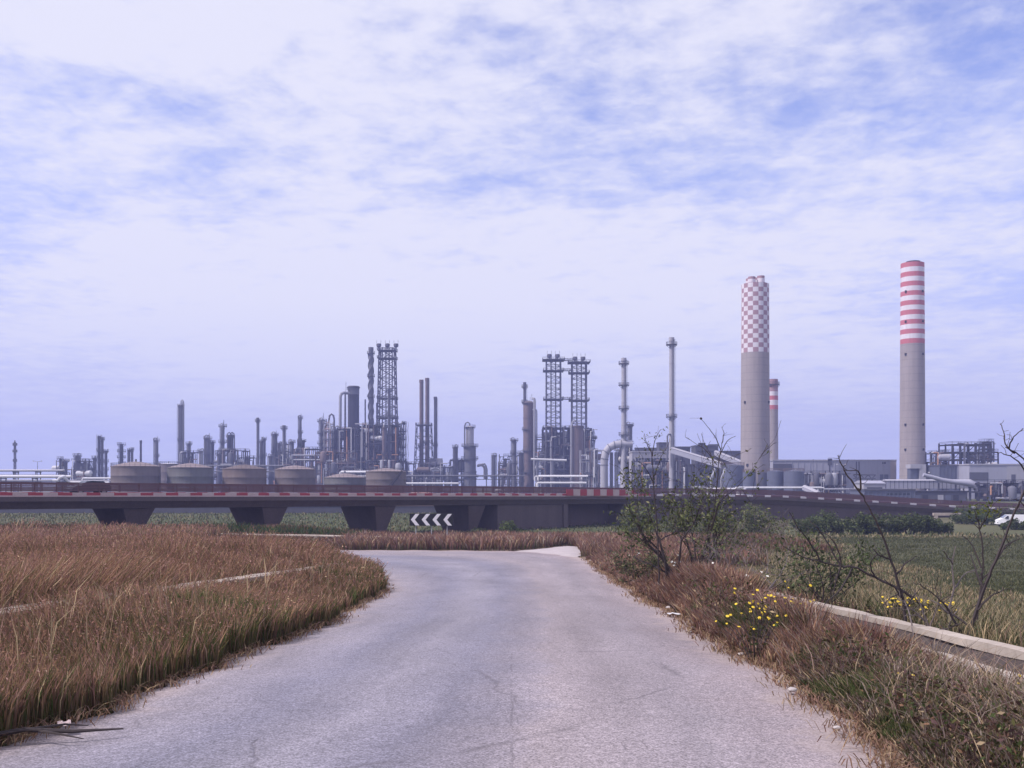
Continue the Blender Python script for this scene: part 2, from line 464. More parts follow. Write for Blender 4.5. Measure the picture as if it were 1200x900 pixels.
# ------------------------------------------------------------------ overpass
P0 = Vector((-40.0, 105.0)); DV = Vector((.675, .738)).normalized(); NV = Vector((DV.y, -DV.x))   # NV: towards the near side
_ctrl = [tuple(P0 + DV*s) for s in range(-75, 86, 10)] + [(33,180.5),(50,189.5),(68,197),(88,203.5),(110,208.5),(140,213)]
PATH = catmull(_ctrl, 14)
def deck_z(p):
    y = p.y
    if p.x < 20: return CZ - 16*y/F
    return float(np.interp(p.x, [20,33,50,68,88,110,140], [4.72,4.55,4.2,3.2,2.0,1.05,.4]))
def frame(i):
    d = (PATH[min(i+1,len(PATH)-1)] - PATH[max(i-1,0)]).normalized()
    return Vector((d.y, -d.x))
WID = 9.0
def sweep(mb, prof, i0, i1, mi=0, close=True):
    """prof: (offset to the near side, height over deck edge) closed section swept along the path"""
    vs = []; n = len(prof)
    for i in range(i0, i1+1):
        p = PATH[i]; nv = frame(i); z = deck_z(p)
        for o, h in prof: vs.append((p.x+nv.x*o, p.y+nv.y*o, z+h))
    fs = []
    for i in range(i1-i0):
        for k in range(n):
            k2 = (k+1) % n
            fs.append((i*n+k, i*n+k2, (i+1)*n+k2, (i+1)*n+k))
    fs.append(tuple(range(n))[::-1]); fs.append(tuple((i1-i0)*n+k for k in range(n)))
    mb.add(vs, fs, mi)
def path_at(s):
    """point on the straight part s metres from P0"""
    p = P0 + DV*s
    return Vector((p.x, p.y, CZ - 16*p.y/F))
br = thing('overpass', 'long concrete road overpass on tapered wall piers curving down to the field', 'overpass', (P0.x, P0.y, 0))
off = Vector((P0.x, P0.y, 0))
def bpart(mb, name, mats, parent=None):
    mb.v = [(x-off.x, y-off.y, z-off.z) for x, y, z in mb.v]
    return mb.build(name, mats, parent or br)
NP = len(PATH)-1
iS = 224                                             # last index of the straight part
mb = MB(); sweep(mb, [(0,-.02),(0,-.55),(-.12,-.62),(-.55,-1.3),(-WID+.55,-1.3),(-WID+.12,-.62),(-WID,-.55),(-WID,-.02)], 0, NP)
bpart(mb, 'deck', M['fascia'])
mb = MB(); sweep(mb, [(-.62,0.0),(-.62,.06),(-WID+.62,.06),(-WID+.62,0)], 0, NP); bpart(mb, 'roadway', M['asphalt_dark'])
# red and white kerb: every block its own colour
for side, nm in ((-.02, 'kerb'), (-WID+.58, 'kerb')):
    mb = MB()
    for i in range(0, NP, 1):
        sweep(mb, [(side,-.016),(side,.29),(side-.1,.32),(side-.48,.32),(side-.56,.03),(side-.56,-.016)], i, i+1, (i//2) % 2 if i < iS+6 else 2+int(i % 3 == 0))
    bpart(mb, nm, [M['kred'], M['kwhite'], M['rail'], M['cwhite']])
mb = MB(); sweep(mb, [(.03,-.10),(.03,.02),(-.0,.03),(-.0,-.10)], 0, 230); bpart(mb, 'edge_strip', M['kwhite'])
# railings
for o_ in (-.3, -WID+.3):
    mb = MB()
    L = [0.0]
    for i in range(NP): L.append(L[-1] + (PATH[i+1]-PATH[i]).length)
    for i in range(0, NP+1, 3):
        p = PATH[i]; nv = frame(i); x = p.x+nv.x*o_; y = p.y+nv.y*o_; z = deck_z(p)
        mb.beam((x,y,z+.38), (x,y,z+1.28), .11)
    for h, w in ((.52,.11),(.67,.11),(.82,.11),(.97,.11),(1.12,.11),(1.26,.13)):
        sweep(mb, [(o_-.04,h-w/2),(o_+.04,h-w/2),(o_+.04,h+w/2),(o_-.04,h+w/2)], 0, NP)
    bpart(mb, 'railing', M['rail'])
# striped barrier panels over the box culvert
def panel_run(s0, s1, step):
    k = 0; s = s0
    while s < s1-.01:
        mb = MB(); a = path_at(s) ; c = path_at(s+step-.04)
        for q in (a, c): pass
        u = NV*.10
        A = Vector((a.x+u.x, a.y+u.y, a.z+.02)); B = Vector((c.x+u.x, c.y+u.y, c.z+.02))
        up = Vector((0,0,1.0)); th = Vector((NV.x, NV.y, 0))*.06
        mb.hexa([A, B, B+th, A+th], [A+up, B+up, B+th+up, A+th+up])
        bpart(mb, 'barrier_panel', M['kred'] if k % 2 == 0 else M['kwhite'])
        s += step; k += 1
panel_run(71.5, 92, 1.7)
# piers: walls across the deck, wider at the head than at the foot
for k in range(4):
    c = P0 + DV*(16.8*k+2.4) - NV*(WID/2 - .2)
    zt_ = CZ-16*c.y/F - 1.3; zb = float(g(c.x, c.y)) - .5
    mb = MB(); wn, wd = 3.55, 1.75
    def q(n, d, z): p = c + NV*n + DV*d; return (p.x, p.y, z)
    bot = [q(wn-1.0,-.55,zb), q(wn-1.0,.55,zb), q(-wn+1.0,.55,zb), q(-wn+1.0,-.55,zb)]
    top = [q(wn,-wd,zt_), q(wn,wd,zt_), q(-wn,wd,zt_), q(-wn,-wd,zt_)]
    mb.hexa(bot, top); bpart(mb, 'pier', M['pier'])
for s in (-14.4, -31.2):
    c = P0 + DV*s - NV*(WID/2-.2); mb = MB(); zt_ = CZ-16*c.y/F-1.3; zb = float(g(c.x,c.y))-.5
    bot = [q(2.55,-.55,zb), q(2.55,.55,zb), q(-2.55,.55,zb), q(-2.55,-.55,zb)]
    top = [q(3.55,-1.75,zt_), q(3.55,1.75,zt_), q(-3.55,1.75,zt_), q(-3.55,-1.75,zt_)]
    mb.hexa(bot, top); bpart(mb, 'pier', M['pier'])
def wallrun(s0, s1, near, far, zb=-.6, drop=1.31):
    mb = MB()
    a = path_at(s0); c = path_at(s1)
    def q(p, o, z): return (p.x+NV.x*o, p.y+NV.y*o, z)
    mb.hexa([q(a,near,zb), q(c,near,zb), q(c,far,zb), q(a,far,zb)], [q(a,near,a.z-drop), q(c,near,c.z-drop), q(c,far,c.z-drop), q(a,far,a.z-drop)])
    return mb
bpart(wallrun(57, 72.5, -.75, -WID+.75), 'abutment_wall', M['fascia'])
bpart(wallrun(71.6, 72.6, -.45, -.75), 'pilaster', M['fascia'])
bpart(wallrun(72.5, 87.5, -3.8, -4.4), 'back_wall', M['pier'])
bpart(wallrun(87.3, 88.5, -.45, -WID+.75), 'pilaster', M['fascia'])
mb = MB()
i0 = 228
vs = []; n = 4
sec = []
for i in range(i0, NP+1):
    p = PATH[i]; nv = frame(i); z = deck_z(p); zb = -.8
    sec.append([(p.x-nv.x*.8, p.y-nv.y*.8, zb), (p.x-nv.x*.8, p.y-nv.y*.8, max(z-1.29, zb+.1)), (p.x-nv.x*(WID-.8), p.y-nv.y*(WID-.8), max(z-1.29, zb+.1)), (p.x-nv.x*(WID-.8), p.y-nv.y*(WID-.8), zb)])
for i, s in enumerate(sec): vs += s
fs = [(i*4+k, i*4+(k+1) % 4, (i+1)*4+(k+1) % 4, (i+1)*4+k) for i in range(len(sec)-1) for k in range(4)] + [(0,1,2,3)]
mb.add(vs, fs); bpart(mb, 'retaining_wall', M['pier'])

# ------------------------------------------------------------------ chevron board
D = 88; c = at(505.5, 609, D)
gz = float(g(c.x, D))
t = thing('chevron_sign', 'black road sign board with four white chevrons pointing to the bend', 'road sign', (c.x, D, gz), math.radians(-4))
W, H = 3.75, 1.05; zc = c.z-gz
mb = MB(); mb.box(-W/2, W/2, 0, .05, zc-H/2, zc+H/2); mb.build('sign_board', M['black'], t)
for k in range(4):
    mb = MB(); x = -W/2 + .10 + k*.935; w = .34; a = .40
    y = -.004
    o2 = [(x+a, zc+H/2-.03), (x+a+w, zc+H/2-.03), (x+w, zc), (x+a+w, zc-H/2+.03), (x+a, zc-H/2+.03), (x, zc)]
    mb.add([(px_, y, pz) for px_, pz in o2] + [(px_, y-.006, pz) for px_, pz in o2], [(6,7,8,11),(11,8,9,10),(0,1,7,6)] + [(i, (i+1) % 6, 6+(i+1) % 6, 6+i) for i in range(6)])
    mb.build('chevron', M['signwhite'], t)
for x in (-1.35, 0, 1.35):
    mb = MB(); mb.cyl(x, .11, -.4, zc+H/2-.05, .045, n=8); mb.build('post', M['signmetal'], t)
for z in (-.3, .3):
    mb = MB(); mb.box(-W/2+.05, W/2-.05, .05, .075, zc+z-.04, zc+z+.04); mb.build('bracket', M['signmetal'], t)

# ------------------------------------------------------------------ open canals
def canal(name, label, x_near, x_far, y0, y1, rim, wall, sx=lambda y: 0.0, depth=.7):
    t = thing(name, label, 'canal', ((x_near+x_far)/2, (y0+y1)/2, float(g((x_near+x_far)/2, (y0+y1)/2))))
    loc = Vector(t.location)
    ysn = np.arange(y0, y1+.01, .75)
    r = random.Random(int(x_near*10)+50)
    def sheet(prof, seed):
        mb = MB(); vs = []; n = len(prof)
        for y in ysn:
            z = float(g((x_near+x_far)/2, y))*1.0
            for x, h in prof:
                vs.append((x+sx(y)+r.uniform(-.012,.012)-loc.x, y-loc.y, z+h+r.uniform(-.012,.012)-loc.z))
        fs = [(i*n+k, i*n+(k+1) % n, (i+1)*n+(k+1) % n, (i+1)*n+k) for i in range(len(ysn)-1) for k in range(n)]
        fs += [tuple(range(n))[::-1], tuple((len(ysn)-1)*n+k for k in range(n))]
        mb.add(vs, fs); return mb
    sheet([(x_near,rim-.30),(x_near,rim),(x_near+.26,rim),(x_near+.26,rim-.30)], 1).build('rim', M['canal'], t)
    sheet([(x_far-.26,rim-.10),(x_far-.26,rim),(x_far,rim),(x_far,rim-.10)], 2).build('rim', M['canal'], t)
    sheet([(x_near+.02,-.8),(x_near+.02,rim-.30),(x_near+.25,rim-.30),(x_near+.25,rim-depth),(x_far-.24,rim-depth),(x_far-.24,rim-.10),(x_far-.02,rim-.10),(x_far-.02,-.8)], 3).build('trough', M['canaldirt'], t)
    return t
canal('irrigation_canal', 'open concrete irrigation canal with pale rims and dark silted inside beside yellow flowers', 5.0, 6.5, 4, 46, .15, .3, depth=.75)
canal('irrigation_canal', 'old pale concrete channel edge almost lost in the tall brown grass', -6.85, -6.3, 6, 34, .60, .5, sx=lambda y: .045*(y-14))
# pale water pipe on blocks past the bend
t = thing('water_pipe', 'thin pale water pipe lying low in front of the overpass piers', 'pipe', (-14, 86, float(g(-14,86))))
loc = Vector(t.location)
pts = [at(235,626,92), at(300,627,90), at(370,628,88), at(440,629.5,86), at(480,632,84), at(545,634,81.5)]
mb = MB(); mb.tube([p-loc for p in pts], .11, 8); mb.build('tube', M['canal'], t)
for p in pts:
    mb = MB(); gz = float(g(p.x, p.y)); mb.box(p.x-loc.x-.15, p.x-loc.x+.15, p.y-loc.y-.15, p.y-loc.y+.15, gz-.3-loc.z, p.z-loc.z-.09); mb.build('support_block', M['canal'], t)
# low far wall beyond the piers
t = thing('boundary_wall', 'long low grey wall crossing the green field behind the overpass', 'wall', (-60, 232, 0))
mb = MB(); mb.box(-110, 62, -.2, .2, -.3, 1.55); mb.build('wall_body', M['mid'], t)
mb = MB(); mb.box(-110, 62, -.3, .3, 1.55, 1.8); mb.build('coping', M['brown'], t)

# concrete portal by the ramp foot
c = at(1100, 600, 196)
t = thing('concrete_portal', 'small pale concrete portal frame at the foot of the descending ramp', 'portal', (c.x, 192, 0))
mb = MB(); mb.box(-2.7, 2.6, -.3, .3, .75, 1.25); mb.build('lintel', M['canal'], t)
for x in (-2.2, 2.3):
    mb = MB(); mb.box(x-.3, x+.3, -.28, .28, -1.6, .75); mb.build('post', M['canal'], t)

# ------------------------------------------------------------------ vehicles
def car(name, label, loc, rz, mat, L=4.1, Wd=1.7, H=1.45, van=False):
    t = thing(name, label, 'van' if van else 'car', loc, rz)
    mb = MB(); w = Wd/2
    if van:
        side = [(-L/2,.35),(-L/2,1.9),(-L/2+.15,H),(L/2-1.5,H),(L/2-.75,1.35),(L/2-.1,1.1),(L/2,.45)]
    else:
        side = [(-L/2,.35),(-L/2,.85),(-L/2+.12,.95),(-L/2+.75,1.38),(-.1,H),(.45,1.38),(1.1,.95),(L/2-.2,.82),(L/2,.62),(L/2,.35)]
    n = len(side)
    def ring(y, inset): return [(x, y, z if z < .98 else .98+(z-.98)*(1.0)) for x, z in side]
    vs = [(x, -w*(1 if z < 1 else .84), z) for x, z in side] + [(x, w*(1 if z < 1 else .84), z) for x, z in side]
    fs = [tuple(range(n)), tuple(range(n, 2*n))[::-1]] + [(i, n+i, n+(i+1) % n, (i+1) % n) for i in range(n)]
    mb.add(vs, fs); mb.build('body', mat, t)
    wx = (-L/2+.8, L/2-.85)
    for x in wx:
        for s in (-1, 1):
            mb = MB(); mb.lathe(0, 0, [(.22,-.1),(.32,-.09),(.32,.09),(.22,.1)], 16)
            mb.v = [(x+a, s*(w-.08)+c_, .32+b) for a, b, c_ in mb.v]
            wh = mb.build('wheel', M['rubber'], t)
            mb = MB(); mb.lathe(0, 0, [(.19,-.11),(.2,.11)], 12)
            mb.v = [(x+a, s*(w-.06)+c_, .32+b) for a, b, c_ in mb.v]; mb.build('rim', M['silver'], wh)
    if van:
        gl = [((L/2-1.45, H-.05), (L/2-.8, 1.42))]
    else:
        gl = [((.50, 1.345), (1.07, .985)), ((-L/2+.74, 1.355), (-L/2+.16, .98))]
    for (xa, za), (xb, zb) in gl:
        mb = MB(); y = w*.78; o_ = .012 if xa < xb else -.012
        mb.add([(xa+o_,-y,za+.012),(xa+o_,y,za+.012),(xb+o_,y,zb+.012),(xb+o_,-y,zb+.012)], [(0,1,2,3)]); mb.build('windscreen' if xb > xa else 'rear_window', M['glass'], t)
    for s in (-1, 1):
        mb = MB(); y0_, y1_ = s*(w*.935+.01), s*(w*.85+.01)
        if van: q4 = [(L/2-1.6,1.3),(L/2-.95,1.3),(L/2-1.4,H-.15),(L/2-1.6,H-.15)]
        else: q4 = [(-L/2+.55,1.0),(.95,1.0),(.4,1.34),(-L/2+.95,1.36)]
        mb.add([(q4[0][0],y0_,q4[0][1]),(q4[1][0],y0_,q4[1][1]),(q4[2][0],y1_,q4[2][1]),(q4[3][0],y1_,q4[3][1])], [(0,1,2,3)]); mb.build('side_window', M['dglass'], t)
        mb = MB(); mb.box(L/2-.03, L/2+.012, s*w*.75-.16, s*w*.75+.16, .62, .76); mb.build('headlight', M['glass'], t)
    return t
p = path_at(-2.2) - Vector((NV.x, NV.y, 0))*2.6
car('car', 'dark car driving along the overpass behind its railing', (p.x, p.y, p.z+.07), math.atan2(DV.y, DV.x)+PI, M['carpaint'])
c = at(1186, 620, 160)
car('van', 'white van parked in the bushes past the foot of the ramp', (c.x, 160, float(g(c.x,160))+.02), math.radians(172), M['vanpaint'], 4.7, 1.8, 1.9, True)
# ------------------------------------------------------------------ refinery builders
def local(t, u, v, D):   # photo px to the thing's own frame
    return at(u, v, D) - Vector(t.location)
def base(u, D): p = at(u, 565, D); return (p.x, D, 0.0)

def add_platforms(t, fr, R, H, rr=random, arc=1.0, mat='mid', ext=1.4):
    for f, a0 in fr:
        mb = MB(); z = H*f; n = 14; r0 = R*1.02; r1 = R+ext
        ks = range(int(n*arc)+1)
        vs = []
        for k in ks:
            a = a0 + 2*PI*k/n
            for r, dz in ((r0,0),(r1,0),(r1,.35),(r0,.35)):
                vs.append((r*math.cos(a), r*math.sin(a), z+dz))
        fs = []
        for k in range(len(ks)-1):
            for j in range(4): fs.append((k*4+j, k*4+(j+1) % 4, (k+1)*4+(j+1) % 4, (k+1)*4+j))
        mb.add(vs, fs)
        for h in (.85, 1.45):
            mb.tube([((r1-.08)*math.cos(a0+2*PI*k/n), (r1-.08)*math.sin(a0+2*PI*k/n), z+h) for k in ks], .09, 4)
        for k in list(ks)[::2]:
            a = a0+2*PI*k/n; mb.beam(((r1-.08)*math.cos(a), (r1-.08)*math.sin(a), z+.3), ((r1-.08)*math.cos(a), (r1-.08)*math.sin(a), z+1.45), .12)
        # brackets
        for k in list(ks)[::3]:
            a = a0+2*PI*k/n; mb.beam((r0*math.cos(a), r0*math.sin(a), z-1.1), ((r1-.1)*math.cos(a), (r1-.1)*math.sin(a), z), .16)
        mb.build('platform', M[mat], t)

def add_ladder(t, R, z0, z1, ang=-PI/2, mat='mid'):
    mb = MB(); c, s = math.cos(ang), math.sin(ang)
    for d in (-.35, .35):
        mb.beam((c*(R+.35)-s*d, s*(R+.35)+c*d, z0), (c*(R+.35)-s*d, s*(R+.35)+c*d, z1), .12)
        mb.beam((c*(R+.95)-s*d, s*(R+.95)+c*d, z0+2), (c*(R+.95)-s*d, s*(R+.95)+c*d, z1), .08)
    z = z0
    while z < z1:
        mb.beam((c*(R+.35)-s*.35, s*(R+.35)+c*.35, z), (c*(R+.35)+s*.35, s*(R+.35)-c*.35, z), .09)
        z += 1.1
    mb.build('ladder', M[mat], t)

def column(label, u, v, w, D, mat='steel', plats=4, pipe=1, mast=0, top='dome', group=None, taper=1.0, seed=0, name='process_column', cat='column', ext=1.2, rz=0, pmat='mid', hook=False):
    r = random.Random(seed or int(u*7+v)); H = zt(v, D); R = w*D/F/2
    t = thing(name, label, cat, base(u, D), rz, group)
    if mat == 'mid' and r.random() < .4: mat = 'dark'
    mb = MB(); dh = R*.55
    prof = [(R*1.12*taper,0),(R*1.12*taper,1.2),(R*taper,3.0)]
    nseg = max(3, int(H/9))
    for i in range(1, nseg):
        z = 3+(H-dh-3)*i/nseg; rr = R*(taper+(1-taper)*i/nseg)
        prof += [(rr,z-.18),(rr*1.05,z-.18),(rr*1.05,z+.18),(rr,z+.18)]
    if top == 'dome': prof += [(R,H-dh),(R*.93,H-dh*.55),(R*.7,H-dh*.22),(R*.35,H-.05),(.05,H)]
    elif top == 'flat': prof += [(R,H-.6),(R*1.15,H-.6),(R*1.15,H-.05),(R*.8,H)]
    else: prof += [(R,H-2*R),(R*.35,H-.4),(R*.35,H)]
    mb.lathe(0, 0, prof, 14); mb.build('shell', M[mat], t)
    fr = [((i+1)/(plats+.35) if i < plats-1 else .975, r.uniform(0, 2*PI)) for i in range(plats)]
    if plats: add_platforms(t, fr, R, H, r, .75, pmat, ext)
    if plats: add_ladder(t, R, .5, H*.97, r.choice([-PI*.5, -PI*.7, -PI*.3]))
    for k in range(pipe):
        a = r.choice([PI*.02, PI*.98, -PI*.2, -PI*.8]) + k*.4; rp = max(.22, R*.16); x, y = (R+rp*1.8)*math.cos(a), (R+rp*1.8)*math.sin(a)
        mb = MB(); zz = H + (.8 if hook else -dh*.3)
        mb.tube([(0,0,H-.6),(0,0,zz+R*.7),(x*.35,y*.35,zz+R*1.05),(x*.8,y*.8,zz+R*.8),(x,y,zz-.2),(x,y,H*.5),(x,y,2.0)], rp, 8); mb.build('overhead_pipe', M[r.choice(['silver','steel','mid'])], t)
    if mast:
        mb = MB(); mb.beam((R*.6,0,H-1),(R*.6,0,H+mast),.22); mb.beam((R*.3,0,H-1),(R*.3,0,H+mast*.6),.16); mb.build('vent_mast', M['mid'], t)
    return t

def stack(label, u, v, w, D, mat='steel', plats=((.93,1.0),), wb=None, group=None, lad=True, collar=True, name='flue_stack', ext=1.5, pmat='mid', strakes=False, n=14, vb=None):
    H = zt(v, D); R = w*D/F/2; Rb = (wb or w)*D/F/2
    t = thing(name, label, 'stack', base(u, D), 0, group)
    mb = MB(); prof = [(Rb*1.1,0),(Rb*1.1,1.5),(Rb,2)]
    k = 6
    for i in range(1, k):
        rr = Rb+(R-Rb)*min(1, i/k/.55) if Rb > R else R; z = 2+(H-2)*i/k
        prof += [(rr,z-.2),(rr*1.06,z-.2),(rr*1.06,z+.2),(rr,z+.2)]
    prof += [(R,H-1.8)] + ([(R*1.16,H-1.7),(R*1.16,H)] if collar else [(R,H)]) + [(R*.8,H),(R*.8,H-1.5)]
    mb.lathe(0, 0, prof, n); mb.build('shell', M[mat], t)
    add_platforms(t, [(f, 0) for f, a in plats], R, H, arc=1.0, ext=ext, mat=pmat)
    if strakes:
        mb = MB()
        for j in range(3):
            pts = [((R+.25)*math.cos(z*.35+j*2.09), (R+.25)*math.sin(z*.35+j*2.09), z) for z in np.arange(H*.4, H-3, .8)]
            mb.tube(pts, .3, 4)
        mb.build('helical_strake', M[mat], t)
    if lad: add_ladder(t, R, 2, H-1, -PI*.25)
    return t

def lattice(label, u, v, wt, wb, D, vb=None, levels=12, plats=(), risers=3, heads=0, mat='steel', group=None, name='lattice_tower', hw=.42, rz=0.0, bw=.26):
    H = zt(v, D); zb = 0 if vb is None else zt(vb, D)
    a, b_ = wt*D/F/2, wb*D/F/2
    t = thing(name, label, 'tower', base(u, D), rz, group)
    hs = lambda z: b_+(a-b_)*(z-zb)/(H-zb)
    for sx in (-1, 1):
        for sy in (-1, 1):
            mb = MB(); mb.beam((sx*b_, sy*b_, 0 if zb == 0 else zb), (sx*a, sy*a, H), hw)
            if zb: mb.beam((sx*b_, sy*b_, 0), (sx*b_, sy*b_, zb), hw)
            mb.build('leg', M[mat], t)
    mb = MB(); zs = [zb+(H-zb)*i/levels for i in range(levels+1)]
    cs = [(-1,-1),(1,-1),(1,1),(-1,1)]
    for i, z in enumerate(zs):
        h = hs(z)
        for k in range(4):
            p, q = cs[k], cs[(k+1) % 4]
            mb.beam((p[0]*h,p[1]*h,z),(q[0]*h,q[1]*h,z),bw)
            if i < levels:
                z2 = zs[i+1]; h2 = hs(z2); zm = (z+z2)/2; hm = hs(zm)
                a_, b2_ = (p, q) if (i+k) % 2 else (q, p)
                mb.beam((a_[0]*h,a_[1]*h,z),(b2_[0]*h2,b2_[1]*h2,z2),bw*.8)
                if not heads or heads > 2: mb.beam((b2_[0]*h,b2_[1]*h,z),(a_[0]*h2,a_[1]*h2,z2),bw*.7)
    mb.build('bracing', M[mat], t)
    for f, e in plats:
        z = zb+(H-zb)*f; h = hs(z)+e; mb = MB()
        mb.box(-h,h,-h,h,z,z+.35)
        for zz in (z+.95, z+1.5):
            for k in range(4):
                p, q = cs[k], cs[(k+1) % 4]; mb.beam((p[0]*h,p[1]*h,zz),(q[0]*h,q[1]*h,zz),.13)
        for k in range(4):
            p, q = cs[k], cs[(k+1) % 4]
            for j in range(5):
                x = p[0]*h+(q[0]-p[0])*h*j/5; y = p[1]*h+(q[1]-p[1])*h*j/5; mb.beam((x,y,z),(x,y,z+1.5),.12)
        mb.build('platform', M[mat], t)
    r = random.Random(int(u))
    for k in range(risers):
        x = (k-(risers-1)/2)*a*1.1/max(1, (risers-1)/2 or 1)*.6 if risers > 1 else 0; y = r.uniform(-.4,.4)*a
        mb = MB(); rp = .38; mb.tube([(x,y,1),(x,y,H*.5),(x,y,H+1.0)], rp, 8); mb.build('riser_pipe', M['steel'], t)
    for k in range(heads):
        x = (k-(heads-1)/2)*a*1.15; mb = MB()
        mb.lathe(x, 0, [(.4,H),(.5,H+.9),(1.35,H+1.5),(1.5,H+2.6),(1.2,H+3.2),(.9,H+3.2)], 10); mb.build('burner_head', M['mid'], t)
        for s in (-1,1):
            mb = MB(); mb.beam((x+s*1.1,0,H+.4),(x+s*1.25,0,H+5.2),.15); mb.build('lightning_rod', M['mid'], t)
    return t

def frame_block(label, u0, u1, v, D, dep, levels=6, nx=4, ny=3, mat='dark', seed=1, fill=.6, casing=None, pipes=14, vessels=5, group=None, name='process_structure', stairs=True, cat='process unit', hw=.5, over=0.0):
    """open steel frame with floors, full of vessels and pipes"""
    H = zt(v, D); W = (u1-u0)*D/F; r = random.Random(seed)
    t = thing(name, label, cat, base((u0+u1)/2, D), 0, group)
    x_ = [-W/2+W*i/nx for i in range(nx+1)]; y_ = [-dep/2+dep*i/ny for i in range(ny+1)]; z_ = [H*i/levels for i in range(levels+1)]
    mb = MB()
    top = {}
    for i, x in enumerate(x_):
        for j, y in enumerate(y_):
            top[i,j] = levels if r.random() < .6 else levels-r.choice([0,1,1])
            mb.beam((x,y,0),(x,y,z_[top[i,j]]+(r.uniform(0,1.5) if top[i,j]==levels else 0)),hw)
    for k in range(1, levels+1):
        for j, y in enumerate(y_):
            for i in range(nx):
                if top[i,j] >= k and top[i+1,j] >= k: mb.beam((x_[i],y,z_[k]),(x_[i+1],y,z_[k]),hw*.85)
        for i, x in enumerate(x_):
            for j in range(ny):
                if top[i,j] >= k and top[i,j+1] >= k: mb.beam((x,y_[j],z_[k]),(x,y_[j+1],z_[k]),hw*.8)
        for i in range(nx):
            if r.random() < .45:
                mb.beam((x_[i],y_[0],z_[k-1]),(x_[i+1],y_[0],z_[k]),hw*.5)
    mb.build('steel_frame', M[mat], t)
    for k in range(1, levels+1):
        mb = MB()
        e = over
        i0 = 0 if k < levels else r.choice([0,1]); i1 = nx if k < levels else nx-r.choice([0,1])
        mb.box(x_[i0]-e, x_[i1]+e, y_[0]-e, y_[-1]+e, z_[k]+.26, z_[k]+.42)
        for h in (1.0, 1.5):
            mb.beam((x_[i0]-e,y_[0]-e,z_[k]+h),(x_[i1]+e,y_[0]-e,z_[k]+h),.13); mb.beam((x_[i1]+e,y_[0]-e,z_[k]+h),(x_[i1]+e,y_[-1]+e,z_[k]+h),.13); mb.beam((x_[i0]-e,y_[0]-e,z_[k]+h),(x_[i0]-e,y_[-1]+e,z_[k]+h),.13)
        nn = max(4, int((x_[i1]-x_[i0])/2.5))
        for q in range(nn+1):
            x = x_[i0]-e+(x_[i1]-x_[i0]+2*e)*q/nn; mb.beam((x,y_[0]-e,z_[k]+.4),(x,y_[0]-e,z_[k]+1.5),.12)
        mb.build('floor_deck', M[mat], t)
    if casing:
        for (fx0, fx1, fz0, fz1, cm) in casing:
            mb = MB(); X0, X1 = -W/2+W*fx0, -W/2+W*fx1
            mb.box(X0, X1, -dep*.36, dep*.40, H*fz0, H*fz1)
            for q in range(1, 7):
                x = X0+(X1-X0)*q/7; mb.box(x-.14, x+.14, -dep*.36-.25, -dep*.36+.01, H*fz0, H*fz1)
            for q in range(1, 4):
                z = H*(fz0+(fz1-fz0)*q/4); mb.box(X0, X1, -dep*.36-.3, -dep*.36+.02, z-.18, z+.18)
            mb.build('casing', M[cm], t)
    vessels = int(vessels*1.5); pipes = min(70, int(pipes*1.8))
    for k in range(vessels):
        mb = MB(); rr = r.uniform(.8, 1.9); x = r.uniform(-W*.42, W*.42); y = r.uniform(-dep*.5, -dep*.15); lv = r.randrange(levels); z = z_[lv]+.5
        hgt = H/levels
        if r.random() < .5:
            L = r.uniform(3, 7); rr = min(rr, hgt*.4); zc = z+rr+.3
            mb.tube([(x-L/2-rr*.5,y,zc),(x-L/2-rr*.3,y,zc),(x-L/2,y,zc),(x+L/2,y,zc),(x+L/2+rr*.3,y,zc),(x+L/2+rr*.5,y,zc)], [.1,rr*.75,rr,rr,rr*.75,.1], 12); mb.build('drum', M[r.choice(['silver','steel','white','brown','pale'])], t)
        else:
            hh = hgt*r.uniform(.7, 1.9); hh = min(hh, H-z+1)
            mb.lathe(x, y, [(rr*.9,z),(rr,z+.6),(rr,z+hh-rr*.6),(rr*.7,z+hh-rr*.2),(.1,z+hh)], 12); mb.build('vessel', M[r.choice(['silver','steel','mid','brown'])], t)
    for k in range(pipes):
        mb = MB(); rp = r.uniform(.16,.42); y = -dep*r.uniform(.42,.56); x = r.uniform(-W*.5, W*.5); z = r.uniform(H*.05, H*.75)
        kind = r.random()
        if kind < .45:
            z2 = min(H*1.02, z+H*r.uniform(.2,.7)); x2 = x+r.uniform(-4,4)
            mb.tube([(x,y,max(0,z-H*.2)),(x,y,z2-1),(x,y+.1,z2),(x2,y+.1,z2+.05),(x2,y+2,z2+.05)], rp, 6)
        elif kind < .8:
            x2 = max(-W*.52, min(W*.52, x+r.choice([-1,1])*W*r.uniform(.2,.6)))
            mb.tube([(x,y,z-2),(x,y,z),(x2,y,z),(x2,y+1.5,z+.1)], rp, 6)
        else:
            mb.tube([(x,y,.3),(x,y,H*r.uniform(.5,1.05))], rp, 6)
        mb.build('pipe', M[r.choice(['steel','mid','silver','brown','white','mid','dark','pale','brown','orange'])], t)
    if stairs:
        mb = MB(); xs_ = W/2+1.2; d = 1
        for k in range(levels):
            y0_, y1_ = (-dep*.4, dep*.05) if d > 0 else (dep*.05, -dep*.4)
            for e in (0, 1.0):
                mb.beam((xs_+e,y0_,z_[k]+.3),(xs_+e,y1_,z_[k+1]+.3),.2); mb.beam((xs_+e,y0_,z_[k]+1.3),(xs_+e,y1_,z_[k+1]+1.3),.12)
            d = -d
        mb.build('staircase', M[mat], t)
    return t

